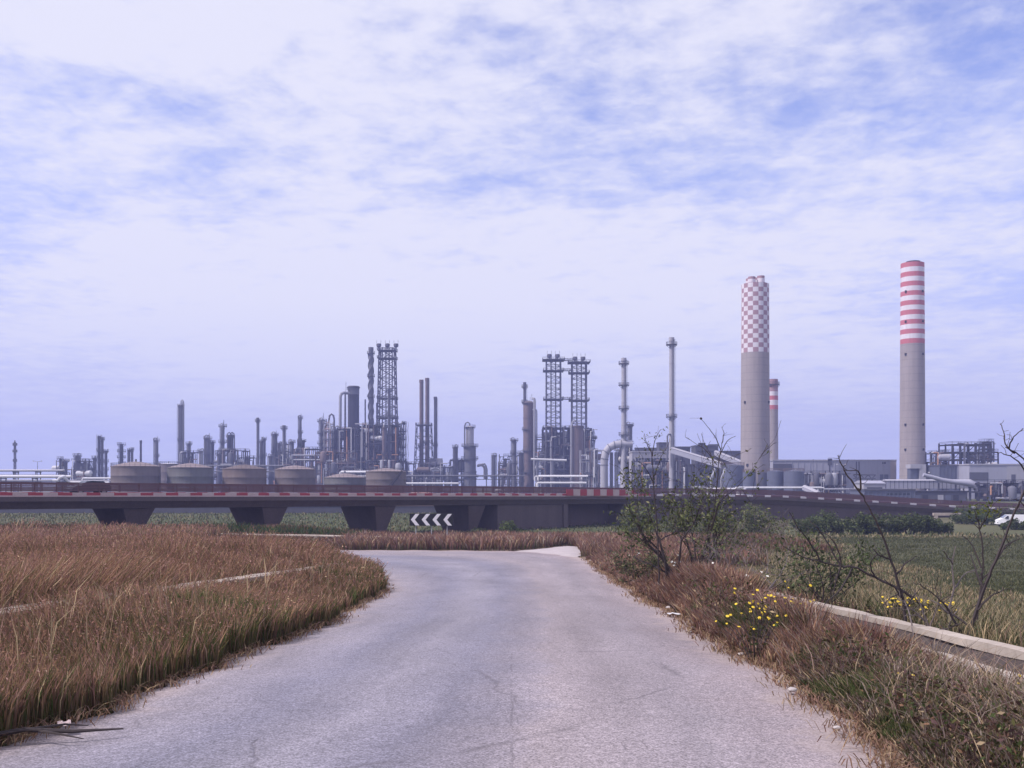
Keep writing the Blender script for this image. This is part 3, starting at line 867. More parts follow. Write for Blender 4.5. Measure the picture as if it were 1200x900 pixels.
def tank(label, u0, u1, vt, D, mat='tank', roofmat='tankroof', cone=.10, group=None, stair=True, rings=4, roof='cone'):
    W = (u1-u0)*D/F; R = W/2; H = zt(vt, D)
    t = thing('storage_tank', label, 'storage tank', base((u0+u1)/2, D), 0, group)
    mb = MB(); prof = [(R,0)]
    for i in range(1, rings): z = H*i/rings; prof += [(R,z-.05),(R*1.004,z),(R,z+.05)]
    prof += [(R,H-.25),(R*1.015,H-.22),(R*1.015,H)]
    mb.lathe(0, 0, prof, 40); mb.build('shell', M[mat], t)
    mb = MB(); hc = R*2*cone
    mb.lathe(0, 0, [(R*1.0,H+.004),(R*.75,H+hc*.35),(R*.5,H+hc*.66),(R*.25,H+hc*.9),(.3,H+hc)], 40); mb.build('roof', M[roofmat], t)
    mb = MB(); mb.cyl(0, 0, H+hc*.95, H+hc+.8, .35, .3, 8); mb.build('vent', M['steel'], t)
    mb = MB()
    n = 30
    for zz in (H+.55, H+1.05): mb.tube([(R*.99*math.cos(2*PI*k/n), R*.99*math.sin(2*PI*k/n), zz) for k in range(n+1)], .05, 4)
    for k in range(n): a = 2*PI*k/n; mb.beam((R*.99*math.cos(a),R*.99*math.sin(a),H),(R*.99*math.cos(a),R*.99*math.sin(a),H+1.05),.07)
    mb.build('roof_rail', M['mid'], t)
    if stair:
        mb = MB(); pts = []
        for k in range(25):
            a = -PI*.62 + k/24*PI*.42; pts.append((a, H*k/24))
        for e, dz in ((.1,0),(.8,0),(.8,1.0)):
            mb.tube([((R+e)*math.cos(a),(R+e)*math.sin(a),z+dz) for a, z in pts], .10, 4)
        for a, z in pts: mb.beam(((R+.1)*math.cos(a),(R+.1)*math.sin(a),z),((R+.8)*math.cos(a),(R+.8)*math.sin(a),z),.22)
        mb.build('spiral_stair', M['dark'], t)
    return t

def pipe_rack(label, u0, u1, D, v, npipe=4, mat='mid', levels=(0,), pr=.35, group=None, pipemats=('silver','white','steel'), span=9, name='pipe_rack', dep=4, seed=1):
    W = (u1-u0)*D/F; H = zt(v, D); r = random.Random(seed+int(u0))
    t = thing(name, label, 'pipe rack', base((u0+u1)/2, D), 0, group)
    n = max(2, int(W/span)); mb = MB()
    for i in range(n+1):
        x = -W/2+W*i/n
        for y in (-dep/2, dep/2): mb.beam((x,y,0),(x,y,H-.2),.35)
        for dz in levels: mb.beam((x,-dep/2-.5,H-dz-.45),(x,dep/2+.5,H-dz-.45),.35)
    for y in (-dep/2, dep/2): mb.beam((-W/2,y,H-1.6),(W/2,y,H-1.6),.28)
    mb.build('support_frame', M[mat], t)
    for dz in levels:
        for k in range(npipe):
            rp = pr*r.uniform(.6,1.1); y = -dep/2+dep*k/max(1,npipe-1); mb = MB(); z = H-dz-.25+rp
            e0, e1 = -W/2-r.uniform(0,2), W/2+r.uniform(0,2)
            mb.tube([(e0,y,z-2),(e0,y,z-.3),(e0+.3,y,z),(e1,y,z)], rp, 8); mb.build('pipe', M[pipemats[k % len(pipemats)]], t)
    return t

def chimney(label, u, v, w, D, wb, bands, name='chimney', n=32, group=None):
    """bands: list of (v_top, v_bottom, materials) painted bands; the rest bare concrete"""
    H = zt(v, D); R = w*D/F/2; Rb = wb*D/F/2
    t = thing(name, label, 'chimney', base(u, D), 0, group)
    return t, H, R, Rb

def mast(label, u, v, D, w=.25, lamp=False, name='lamp_mast', cat='mast', heads=None):
    H = zt(v, D); t = thing(name, label, cat, base(u, D))
    mb = MB(); mb.cyl(0, 0, 0, H, w*1.4, w*.7, 8); mb.build('pole', M['steel'], t)
    if lamp:
        for s in (-1, 1):
            mb = MB(); mb.beam((0,0,H-.1),(s*1.6,0,H+.3),.15); mb.lathe(s*1.8, 0, [(.15,H+.1),(.4,H+.15),(.3,H+.45)], 8); mb.build('lamp_head', M['pale'], t)
    return t

def building(label, u0, u1, vt, D, dep, mat, parts=(), name='industrial_building', roofmat=None, vb=None, pitch=0.0, ribs=0, rz=0.0):
    W = (u1-u0)*D/F; H = zt(vt, D); t = thing(name, label, 'building', base((u0+u1)/2, D), rz)
    mb = MB(); mb.box(-W/2, W/2, 0, dep, 0, H)
    if ribs:
        for i in range(ribs+1):
            x = -W/2+W*i/ribs; mb.box(x-.12, x+.12, -.16, .002, 0, H)
    mb.build('wall', M[mat], t)
    mb = MB()
    if pitch: mb.hexa([(-W/2-.3,-.3,H+.003),(W/2+.3,-.3,H+.003),(W/2+.3,dep+.3,H+.003),(-W/2-.3,dep+.3,H+.003)], [(-W/2-.3,dep*.45,H+pitch),(W/2+.3,dep*.45,H+pitch),(W/2+.3,dep*.55,H+pitch),(-W/2-.3,dep*.55,H+pitch)])
    else: mb.box(-W/2-.25, W/2+.25, -.25, dep+.25, H+.003, H+.55)
    mb.build('roof', M[roofmat or mat], t)
    for (nm, a0, a1, va, vb_, mm, prot) in parts:
        X0 = (a0-(u0+u1)/2)*D/F; X1 = (a1-(u0+u1)/2)*D/F; Z1 = zt(va, D); Z0 = zt(vb_, D)
        mb = MB(); mb.box(X0, X1, -prot, .05 if prot > 0 else .3, max(0,Z0), Z1); mb.build(nm, M[mm], t)
    return t
# ------------------------------------------------------------------ refinery, from the far end of the view to the power station
# antenna mast and pipe rack at the open end
lattice('slim antenna mast rising over the long pale pipe rack', 17.5, 518, 1.6, 2.2, 620, levels=14, plats=((.62,.35),(.8,.5),(.93,.5)), risers=1, hw=.22, bw=.14, name='antenna_mast')
pipe_rack('long rack of pale pipes beside the dirt bank at the open end of the plant', -60, 71, 420, 552, 5, levels=(0,2.2,4.2), pr=.5, pipemats=('silver','white','pale'), span=8)
pipe_rack('low thick white pipeline under the long pale pipe rack', -70, 78, 400, 559.5, 3, pr=.62, pipemats=('white','white','silver'), span=10)
t = thing('pipeline_expansion_loop', 'white pipe loop at the end of the thick low pipeline', 'pipeline', base(74, 380))
mb = MB(); mb.tube([local(t,62,563,380), local(t,68,563,380), local(t,70,560,380), local(t,74,559,381), local(t,78,562,382), local(t,82,565.5,383), local(t,128,566,383)], .55, 8); mb.build('pipe', M['white'], t)
mast('thin lamp post over the pale pipe rack', 44, 541, 460, .14, True)
frame_block('small skid with two vent heads next to the end of the pale pipe rack', 69, 79, 541, 560, 6, 3, 2, 1, 'steel', 3, pipes=5, vessels=2, stairs=False, hw=.35)
column('thin column with a round top on the two-headed skid', 70.5, 537, 2.2, 556, 'mid', 2, 0, name='vent_column', top='flat')
column('thin column with small basket top between skid and reactor block', 77.5, 540, 2.0, 556, 'mid', 2, 0, name='vent_column', top='neck')
frame_block('grey reactor block with sloping top among low pipes', 88.5, 105, 541, 540, 10, 4, 3, 2, 'mid', 5, casing=[(.08,.75,.0,.96,'mid')], pipes=10, vessels=3, hw=.4, name='reactor_block')
column('squat reactor with flat wide head on the grey block', 91, 533.5, 5.2, 538, 'steel', 2, 1, name='reactor', top='flat', cat='reactor')
column('slender white-footed column standing next to the grey reactor block', 101, 540, 3, 536, 'silver', 2, 0)
column('small stubby column behind low pipes', 107, 548, 5, 548, 'mid', 1, 1)
column('tall dark twin column, the higher one with a cap', 116.3, 511, 3.0, 600, 'dark', 5, 0, top='flat', ext=.8)
column('tall dark twin column, the shorter one with rounded top', 119.7, 513.5, 3.0, 600, 'mid', 5, 1, ext=.8)
column('dark thin column just beside the tall twin columns', 124.3, 528, 2.8, 590, 'dark', 5, 0, ext=.8, top='flat')
column('column ringed with eight close platforms behind the first tank', 142.3, 520, 4.2, 620, 'mid', 8, 0, ext=1.5)
column('short paired vessel of grey steel behind the first tank', 151, 527, 3, 625, 'mid', 2, 0, top='flat', ext=.6)
column('short paired vessel with ragged head behind the first tank', 154.6, 526, 3, 625, 'steel', 2, 1, top='flat', ext=.6)
stack('thin black chimney pipe behind the first tank', 165, 516, 2.4, 600, 'dark', (), wb=3.2, lad=False)
column('slim grey column with pipe beside it at the edge of the first tank', 183.2, 515, 4.6, 640, 'steel', 4, 1, ext=.8, mast=2)
column('tall grey column with looped pipe over its top standing alone above the tanks', 212, 474, 6.2, 600, 'steel', 3, 2, mast=3, ext=.5, hook=True)
column('small column at the foot of the tall lone column', 221.5, 519, 4.6, 620, 'steel', 3, 1, ext=.8)
column('shiny short vessel with white domed head behind the second tank', 235.5, 528, 5.4, 560, 'silver', 1, 1, ext=.6)
column('wide column with jagged pipework head behind the second tank', 243.5, 512.5, 6.2, 610, 'steel', 4, 3, mast=2.5, ext=1.0)
column('narrower companion of the jagged-headed column', 249.2, 517.5, 3.4, 612, 'mid', 3, 1, ext=.8)
column('slender column with broad platform near its top', 261, 498, 4.2, 600, 'steel', 5, 1, mast=3, ext=1.4)
column('square-topped grey column close to a slender one', 270, 510, 7.4, 606, 'mid', 4, 2, top='flat', mast=2, ext=.7)
column('short dark vessel low between third and second tank', 256.5, 531, 4.4, 585, 'mid', 2, 1, ext=.9)
stack('thin pale stack with a wide cap platform above the third tank', 302, 489.5, 3.0, 620, 'steel', ((.95,1),), ext=.9)
column('pair of grey columns, the broader one behind the third tank', 306.5, 516, 4.2, 600, 'mid', 4, 1, ext=.8)
column('pair of grey columns, the taller fluted one behind the third tank', 309.5, 513.5, 3.2, 606, 'steel', 4, 1, ext=.8, top='flat')
column('blunt grey column with flat head between third and fourth tank', 322, 508.5, 6.0, 610, 'steel', 4, 1, top='flat', mast=2, ext=.8)
column('stubby white-banded vessel between third and fourth tank', 317, 534, 5, 580, 'steel', 2, 1, ext=.9)
stack('lean stack with round lookout platform behind the fourth tank', 332.8, 498.5, 3.6, 600, 'steel', ((.95,1),(.55,1)), wb=4.4, ext=1.2)
column('medium vessel with a bright domed head behind the fourth tank', 341.8, 517, 5.2, 590, 'steel', 3, 1, ext=1.0)
column('knobbly thin column rising from a broad base behind the fourth tank', 352, 488, 2.8, 605, 'steel', 6, 1, ext=.9, taper=1.7, mast=1.5)
column('broad grey base vessel with stairs round the knobbly thin column', 353.5, 516, 7.4, 612, 'mid', 3, 1, top='flat', ext=.9)
pipe_rack('elevated pipe bridge running into the big process block', 345, 384, 560, 534, 4, levels=(0,2.4), pr=.45, span=7)
pipe_rack('low pipe rack behind the first three tanks', 186, 330, 520, 546, 5, levels=(0,3), pr=.4, span=8, pipemats=('steel','silver','mid'))
frame_block('low steel frame full of exchangers behind the third tank', 272, 300, 537, 590, 12, 3, 5, 2, 'mid', 21, pipes=12, vessels=5, stairs=False, hw=.35)
frame_block('low steel frame of pumps and drums behind the fourth tank', 324, 346, 530, 570, 10, 3, 4, 2, 'mid', 22, pipes=10, vessels=5, stairs=False, hw=.35)
frame_block('low cluttered frame at the foot of the slender column', 252, 274, 528, 600, 10, 3, 3, 2, 'mid', 23, pipes=8, vessels=4, stairs=False, hw=.35)
pipe_rack('white pipe run low beside the first tank', 100, 131, 460, 561, 3, pr=.45, pipemats=('white','silver','white'), span=8)
pipe_rack('brownish pipe run in front of the reactor block', 83, 132, 440, 563.5, 3, pr=.35, pipemats=('pale','brown','white'), span=8)
# storage tanks
tank('weathered storage tank with cone roof, first of the row behind the overpass', 131.5, 187, 546.5, 330, stair=False)
tank('storage tank with greenish grey shell second in the row', 197, 249, 548, 335, 'tankgreen', stair=False)
tank('storage tank with rusty grey roof third in the row', 261.5, 312, 549.5, 340, 'tankrust', 'tankrust', stair=False)
tank('storage tank with bright spot on roof rim fourth in the row', 322.5, 369.5, 550, 345, stair=False)
tank('low small storage tank partly hidden between bigger tanks', 380, 428, 559.5, 345, 'tankgreen', stair=False)
tank('nearest looking storage tank with diagonal outside stair under the lattice tower', 429, 476, 552.5, 335, cone=.08)
tank('pale tank with white rim farther back between first and second tank', 186, 209, 543.5, 480, 'tank', 'white', .04, stair=False)
# big process complex
column('knobbly reactor vessel wrapped in platforms at the edge of the big complex', 377.5, 492, 5.6, 600, 'steel', 7, 2, mast=4, ext=1.5, top='flat')
frame_block('open frame of bright white stair landings in the big complex', 381, 389, 497, 590, 7, 9, 1, 1, 'pale', 31, pipes=6, vessels=3, stairs=False, hw=.5, over=.6)
t = thing('overhead_pipe_loop', 'grey pipe hairpin above the stair landings', 'pipe', base(389, 596))
for a, mm in ((0,'steel'),):
    mb = MB(); mb.tube([local(t,385.5,545,596), local(t,385.5,492,596), local(t,386.3,487,596), local(t,388.5,485.3,596), local(t,390.8,487,596), local(t,391.6,492,596), local(t,391.6,545,596)], .55, 8); mb.build('pipe', M[mm], t)
column('shorter fat vessel with white banded platforms near the stair landings', 393, 503, 9, 598, 'mid', 5, 2, ext=1.1)
rt = column('big wide reactor tower with pale head dominating the complex', 414.3, 453.5, 13.2, 600, 'dark', 3, 0, top='flat', ext=.6, name='reactor_tower', cat='tower')
mb = MB(); Rr = 13.6*600/F/2; mb.lathe(0, 0, [(Rr,zt(462.5,600)),(Rr,zt(453,600)),(Rr*.9,zt(452.4,600))], 20); mb.build('cap', M['steel'], rt)
t = thing('gooseneck_pipe', 'large gooseneck pipe bending down beside the wide reactor tower', 'pipe', base(402, 590))
mb = MB(); mb.tube([local(t,409,461,596), local(t,403,460.2,593), local(t,400,461.5,590), local(t,398.8,465,590), local(t,398.6,500,590), local(t,398.6,556,590)], .85, 10); mb.build('pipe', M['silver'], t)
mb = MB(); mb.tube([local(t,404.5,462,589), local(t,404.2,500,589), local(t,404.2,558,589)], .5, 8); mb.build('pipe', M['steel'], t)
mast('needle-thin mast on the wide reactor tower', 405.4, 447.5, 604, .16)
stack('tall spiral-finned flue stack next to the big lattice tower', 434.7, 407, 5.2, 600, 'steel', ((.955,1),(.80,1),(.66,1)), wb=8.0, ext=1.0, strakes=True)
stack('thin guyed companion pipe beside the spiral-finned stack', 428, 468, 1.6, 602, 'mid', (), lad=False, collar=False)
stack('thin pipe between spiral-finned stack and lattice tower', 441.5, 472, 1.4, 602, 'mid', (), lad=False, collar=False)
lattice('tallest single lattice flare tower with burner platforms above the big process block', 454, 409, 17.5, 25.0, 605, levels=15, plats=((.27,.6),(.52,.6),(.655,.6),(.93,.9),(.985,1.0)), risers=4, heads=3, mat='mid', hw=.62, bw=.4)
frame_block('dense dark process block under the tallest lattice tower', 420, 468, 500, 590, 24, 8, 6, 3, 'dark', 41, casing=[(.05,.42,.0,.9,'dark'),(.55,.95,0,.86,'dark')], pipes=34, vessels=9)
frame_block('dark process block wrapping the foot of the wide reactor tower', 398, 428, 504, 585, 14, 7, 4, 2, 'dark', 42, casing=[(.25,.98,.0,.98,'dark')], pipes=22, vessels=7, stairs=False)
frame_block('narrow open frame with side balconies at the edge of the dark process block', 464, 474, 497, 592, 8, 9, 1, 1, 'mid', 43, pipes=8, vessels=3, hw=.45, over=1.0)
column('brown vertical vessel in front of the dark process block', 450, 500, 4.2, 572, 'brown', 3, 0, ext=.8)
column('grey riser column in the middle of the dark process block', 456, 455, 3.2, 574, 'mid', 5, 0, ext=.7, top='flat')
frame_block('low brown frame of heat exchangers before the big complex', 372, 418, 531, 560, 12, 4, 6, 2, 'brown', 44, casing=[(.5,.9,0,.8,'brown')], pipes=22, vessels=9, stairs=False)
pipe_rack('bright white pipe rack at the foot of the big complex', 404, 430, 470, 553.5, 3, levels=(0,2), pr=.5, pipemats=('white','white','silver'), span=6)
frame_block('low dark pump frame between the tall lone column and its neighbours', 213, 234, 531, 595, 10, 3, 5, 2, 'dark', 101, pipes=10, vessels=4, stairs=False, hw=.4)
frame_block('low dark frame with silver drums under the square-topped column', 262, 290, 529, 575, 10, 3, 6, 2, 'dark', 102, pipes=12, vessels=6, stairs=False, hw=.4)
frame_block('tall narrow pipe frame under the lean lookout stack', 326, 340, 521, 612, 8, 5, 3, 2, 'mid', 103, pipes=10, vessels=4, stairs=False, hw=.4)
frame_block('tangled pipework frame leading to the big complex', 346, 374, 527, 585, 12, 4, 6, 2, 'dark', 104, pipes=18, vessels=6, stairs=False, hw=.42)
frame_block('pipework frame behind the short grey column of the middle stretch', 527, 546, 540, 610, 10, 3, 4, 2, 'dark', 105, pipes=10, vessels=4, stairs=False, hw=.4)
frame_block('pipework frame between the ball-headed column and the central group', 585, 606, 535, 612, 10, 4, 4, 2, 'dark', 106, pipes=12, vessels=5, stairs=False, hw=.4)
frame_block('low wide exchanger frame at the foot of the big dark complex', 430, 476, 541, 560, 8, 2, 8, 2, 'dark', 107, pipes=20, vessels=9, stairs=False, hw=.4)
column('thin vessel with side pipe between the reactor block and the twin columns', 111, 536, 4, 580, 'mid', 2, 1, ext=.8)
column('slender steel column behind the blunt flat-headed one', 327.5, 519, 3.4, 622, 'mid', 4, 1, ext=.8)
# twin stacks
stack('one of two close tall stacks, slightly lower, with a wobbly outline', 493.8, 445, 4.4, 600, 'brown', ((.42,1),), wb=5.6, ext=1.2, strakes=False)
stack('one of two close tall stacks, slightly higher, with capped top', 500.6, 443, 4.4, 604, 'brown', ((.44,1),), wb=5.8, ext=1.2)
lattice('splayed steel frame bracing the two close stacks', 496.8, 498, 17, 24, 602, levels=6, plats=((.99,.3),), risers=0, mat='mid', hw=.4, bw=.25, name='bracing_frame')
stack('slim straight stack beside the braced pair', 510.3, 465, 3.6, 602, 'steel', ((.5,1),), wb=4.6, ext=.7)
building('furnace house with sloping roof under the slim straight stack', 503, 517, 545, 590, 12, 'mid', pitch=4.0, name='furnace_house')
frame_block('low process frame at the foot of the braced stacks', 478, 518, 544, 580, 12, 3, 6, 2, 'mid', 51, casing=[(.2,.5,0,.8,'dark')], pipes=18, vessels=7, stairs=False, hw=.4)
frame_block('small frame with drums between braced stacks and the stepped tower', 516, 532, 548, 590, 8, 2, 3, 2, 'mid', 52, pipes=8, vessels=4, stairs=False, hw=.35)
column('short grey column just before the stepped tower', 533.6, 523, 5.0, 596, 'mid', 4, 1, ext=.7)
# stepped tower
t = column('stepped tower with pale domed head and broad ringed lower part', 550.5, 499, 9.5, 598, 'pale', 4, 1, taper=1.0, ext=1.0, name='stepped_tower', cat='tower')
R_ = 15.5*598/F/2; H_ = zt(522, 598)
mb = MB(); mb.lathe(0, 0, [(R_*1.05,0),(R_,2),(R_,H_*.45),(R_*1.06,H_*.45),(R_*1.06,H_*.47),(R_*.93,H_*.47),(R_*.93,H_-.5),(R_*.5,H_)], 16); mb.build('lower_shell', M['steel'], t)
add_platforms(t, [(.35,2.0),(.72,.4),(.98,2.6)], R_, H_, ext=1.2)
t = thing('outlet_pipe', 'grey inverted U pipe next to the stepped tower', 'pipe', base(564, 592))
for du, ww in ((0, .75),(4.2, .5)):
    mb = MB(); mb.tube([local(t,559+du*.2,546-du*.3,592), local(t,564+du,545-du*.3,592), local(t,567+du*.6,546.5,592), local(t,568+du*.6,550,592), local(t,568+du*.6,562,592)], ww, 8); mb.build('pipe', M['steel'], t)
column('small column with round ball head in the low middle stretch', 578.5, 533, 5.0, 590, 'steel', 2, 1, ext=.7)
frame_block('low frame with a shiny sphere in the middle stretch', 584, 600, 544, 590, 8, 2, 3, 2, 'mid', 53, pipes=9, vessels=4, stairs=False, hw=.35)
pipe_rack('straight white pipeline low in front of the stepped tower', 476, 536, 470, 567, 2, pr=.5, pipemats=('white','silver'), span=8)
pipe_rack('long grey pipe rack low across the middle stretch', 470, 610, 500, 558, 4, pr=.38, span=8, pipemats=('steel','mid','silver'))
# centre group
column('short column with ladder cage at the near edge of the central group', 602.5, 515, 5.2, 600, 'steel', 5, 1, ext=1.2, top='flat')
stack('narrow flue rising over the rounded brown vessel in the central group', 614.8, 448, 3.2, 604, 'mid', ((.955,1),(.82,1)), ext=1.1, wb=4.2)
column('tall rounded brown vessel with silver side pipe in the central group', 619.5, 470, 12.5, 600, 'brown', 4, 0, ext=.9, mast=4)
t = thing('side_pipe', 'shiny vertical pipe running down beside the rounded brown vessel', 'pipe', base(626.5, 592))
for du, vv, rr in ((0, 467, .75),(2.6, 480, .4)):
    mb = MB(); mb.tube([local(t,624+du*.3,vv,596), local(t,626+du,vv+.5,592), local(t,626.4+du,vv+3,592), local(t,626.4+du,562,592)], rr, 8); mb.build('pipe', M['silver'], t)
lat = dict(levels=12, risers=2, heads=2, mat='mid', hw=.7, bw=.30)
lattice('one of a pair of linked lattice towers, beside the rounded brown vessel', 648.5, 421.5, 16.4, 16.8, 600, vb=503, plats=((.42,1.6),(.83,1.8),(.985,2.2)), **lat)
lattice('one of a pair of linked lattice towers, above the tan vessel', 678.5, 424.5, 16.4, 16.8, 600, vb=503, plats=((.42,1.6),(.83,1.8),(.985,2.2)), **lat)
for v_, lb in ((434.5,'upper'),(422.5,'topmost'),(468,'middle')):
    a = at(656, v_, 600); c = at(671, v_, 600)
    t = thing('link_walkway', f'{lb} gangway joining the pair of lattice towers', 'walkway', ((a.x+c.x)/2, 600, a.z)); L = (c.x-a.x)/2
    mb = MB(); mb.box(-L, L, -.9, .9, -.2, .15); mb.build('deck', M['mid'], t)
    mb = MB()
    for y in (-.85,.85):
        mb.beam((-L,y,1.25),(L,y,1.25),.13); mb.beam((-L,y,.7),(L,y,.7),.1)
        for k in range(6): mb.beam((-L+2*L*k/5,y,.1),(-L+2*L*k/5,y,1.25),.1)
    mb.build('handrail', M['mid'], t)
frame_block('dense dark furnace block below the pair of lattice towers', 636, 674, 503, 595, 26, 7, 5, 3, 'dark', 61, casing=[(.03,.97,.02,.94,'dark')], pipes=30, vessels=8, stairs=False)
frame_block('dark process frame wrapped round the tan vessel', 668, 692, 506, 600, 20, 7, 3, 3, 'dark', 62, casing=[(.1,.8,0,.9,'mid')], pipes=20, vessels=6)
column('tan vertical vessel standing in front of the dark furnace block', 676.5, 499, 14, 578, 'brown', 2, 1, top='flat', ext=.7)
frame_block('slim open frame with balconies on the outer side of the tan vessel', 688, 696, 504, 598, 7, 6, 1, 1, 'mid', 63, pipes=6, vessels=2, stairs=False, hw=.4, over=.7)
frame_block('low pipe and drum frame between brown vessel and furnace block', 628, 642, 513, 590, 8, 5, 2, 1, 'mid', 64, pipes=12, vessels=5, stairs=False, hw=.35)
t = thing('white_cross_pipe', 'bright horizontal pipe across the front of the dark furnace block', 'pipe', base(644, 560))
mb = MB(); mb.tube([local(t,622,538,560), local(t,664,539.5,560)], .62, 8); mb.build('pipe', M['white'], t)
for uu in (629.5, 647.5):
    mb = MB(); mb.tube([local(t,uu,537,560.4), local(t,uu,568,560.4)], .8, 8); mb.build('support_leg', M['steel'], t)
pipe_rack('pale low pipe rack in front of the furnace block', 632, 684, 450, 558.5, 3, levels=(0,3), pr=.5, pipemats=('white','silver','white'), span=8)
frame_block('light open pipe frame between furnace block and arched duct', 680, 706, 529, 560, 10, 4, 4, 2, 'pale', 65, pipes=20, vessels=6, stairs=False, hw=.4)
column('short round vessel between brown vessel and low frames', 610.5, 530, 5, 585, 'mid', 3, 1, ext=.8)
# arched duct and stacks
t = thing('arched_duct', 'large pale flue duct arching up from the ground beside the stack', 'flue duct', base(715, 520))
pts = [(708,575),(708,545),(708.3,538),(710,530),(714,524.5),(720,521.5),(728,520.3),(741,520)]
mb = MB(); mb.tube([local(t,a,b,520) for a, b in pts], 1.95, 14); mb.build('duct', M['pale'], t)
for i, (a, b) in enumerate(pts[:-1]):
    mb = MB()
    P = local(t,a,b,520); Q = local(t,*pts[i+1],520); d = (Q-P).normalized()
    mb.tube([P-d*.18, P+d*.18], 2.15, 14); mb.build('flange', M['steel'], t)
for uu, mm in ((716.5,'steel'),(722,'silver')):
    mb = MB(); mb.tube([local(t,uu,530,523), local(t,uu,575,523)], .9, 10); mb.build('support_leg', M[mm], t)
stack('pale stack with wide top platform and ladder next to the arched duct', 731, 419.5, 5.6, 520, 'pale', ((.955,1),(.80,.6),(.63,.6),(.44,1)), wb=8.4, ext=1.5)
column('short grey vessel clinging behind the pale stack', 738, 497, 6, 530, 'steel', 3, 1, top='flat', ext=.9)
frame_block('bracing platform under the short vessel behind the pale stack', 723, 742, 519, 530, 9, 5, 2, 1, 'steel', 66, pipes=10, vessels=4, stairs=False, hw=.4)
stack('tall plain grey stack with two ring platforms near the conveyor halls', 787, 395.5, 5.6, 480, 'pale', ((.952,1),(.50,1)), wb=7.0, ext=1.5)
t = thing('bypass_pipe', 'thin bent pipe by the foot of the tall plain stack', 'pipe', base(783, 478))
mb = MB(); mb.tube([local(t,782,540,478), local(t,782,511,478), local(t,783.5,509,478), local(t,785.5,509,479)], .4, 8); mb.build('pipe', M['steel'], t)

# ------------------------------------------------------------------ power station
building('long conveyor hall with dusty roof between the two pale stacks', 741, 791, 530, 500, 14, 'pale', [('roof_monitor',744,770,524.5,530,'mid',-2.0),('window_band',745,788,537,541,'dglass',.06)], ribs=14)
building('raised dark machine house on the conveyor hall roof', 772, 783.5, 519.5, 506, 8, 'mid', [('window',774,777,522,524,'dglass',.06)], name='machine_house')
building('flat dark upper hall behind the tall plain stack', 783, 809, 524.5, 520, 14, 'mid', [('window_band',785,806,527,529,'dglass',.06)])
frame_block('shaded lower frame with bunkers below the long conveyor hall', 742, 800, 541, 485, 10, 3, 8, 2, 'dark', 71, casing=[(.1,.35,.1,.8,'mid'),(.5,.9,.05,.85,'bluewall')], pipes=22, vessels=9, stairs=False, hw=.4)
def gallery(label, p, q, hgt, wid, mat, roofm, legs=3, name='conveyor_gallery', ribs=0):
    t = thing(name, label, 'conveyor', ((p.x+q.x)/2, (p.y+q.y)/2, 0))
    o_ = Vector(t.location); d = (q-p); dn = Vector((d.x, d.y, 0)).normalized(); s = Vector((-dn.y, dn.x, 0))*wid/2
    A, B = p-o_, q-o_; up = Vector((0,0,hgt))
    mb = MB(); mb.hexa([A-s, B-s, B+s, A+s], [A-s+up, B-s+up, B+s+up, A+s+up])
    for k in range(ribs+1 if ribs else 0):
        P = A.lerp(B, k/ribs); e = dn*.09; v_ = s*1.02; z9 = Vector((0,0,.03))
        mb.hexa([P-v_-e+z9, P-v_+e+z9, P+v_+e+z9, P+v_-e+z9], [P-v_-e+up*.98, P-v_+e+up*.98, P+v_+e+up*.98, P+v_-e+up*.98], 1)
    mb.build('casing', [M[mat], M['mid']], t)
    mb = MB(); e = s*1.12; u2 = up+Vector((0,0,.02)); u3 = up+Vector((0,0,.5))
    mb.hexa([A-e+u2, B-e+u2, B+e+u2, A+e+u2], [A-e*.3+u3, B-e*.3+u3, B+e*.3+u3, A+e*.3+u3]); mb.build('roof', M[roofm], t)
    for k in range(legs):
        f = (k+.5)/legs; P = A.lerp(B, f); mb = MB()
        for sg in (-1,1): mb.beam((P.x+s.x*sg*1.3, P.y+s.y*sg*1.3, 0), (P.x+s.x*sg*.8, P.y+s.y*sg*.8, P.z), .45)
        mb.beam((P.x-s.x, P.y-s.y, P.z*.5), (P.x+s.x, P.y+s.y, P.z*.5), .3)
        mb.build('trestle', M['mid'], t)
    return t
gallery('pale inclined conveyor gallery sloping down to the round silo, the longer one', at(788,531,470), at(847,549,455), 2.3, 3.4, 'hall', 'pale')
gallery('pale inclined conveyor gallery close before the checkered chimney, the shorter one', at(839,534,480), at(870,546.5,470), 2.0, 3.2, 'hall', 'pale', 2)
building('dark blocky transfer tower behind the inclined conveyors', 815, 839, 523, 500, 12, 'mid', [('vent_house',819,827,519,523,'dark',-2.0),('window_band',817,837,528,530,'dglass',.06)], name='transfer_tower')
building('grey horizontal crusher hall joining the checkered chimney', 838, 872, 529.5, 505, 12, 'mid', [('vent_house',831,842,520.5,530,'mid',-1.0)], name='crusher_hall')
building('shadowy mill building under the longer inclined conveyor', 806, 846, 545, 480, 12, 'mid', [('door',812,817,556,570,'dark',.05),('window_band',820,843,550,553,'dglass',.06)], name='mill_building')
def silo(label, u, v, w, D, mat, group=None, rail=True):
    H = zt(v, D); R = w*D/F/2; t = thing('silo', label, 'silo', base(u, D), 0, group)
    mb = MB(); prof = [(R,0)]
    for i in range(1,5): z = H*i/5; prof += [(R,z-.06),(R*1.02,z),(R,z+.06)]
    prof += [(R,H),(R*.2,H+.5)]
    mb.lathe(0,0,prof,24); mb.build('shell', M[mat], t)
    mb = MB(); n = 20
    for h in (.6,1.2): mb.tube([(R*math.cos(2*PI*k/n),R*math.sin(2*PI*k/n),H+h) for k in range(n+1)], .09, 4)
    for k in range(n): mb.beam((R*math.cos(2*PI*k/n),R*math.sin(2*PI*k/n),H-.1),(R*math.cos(2*PI*k/n),R*math.sin(2*PI*k/n),H+1.2),.1)
    mb.build('handrail', M['brown'], t)
    return t
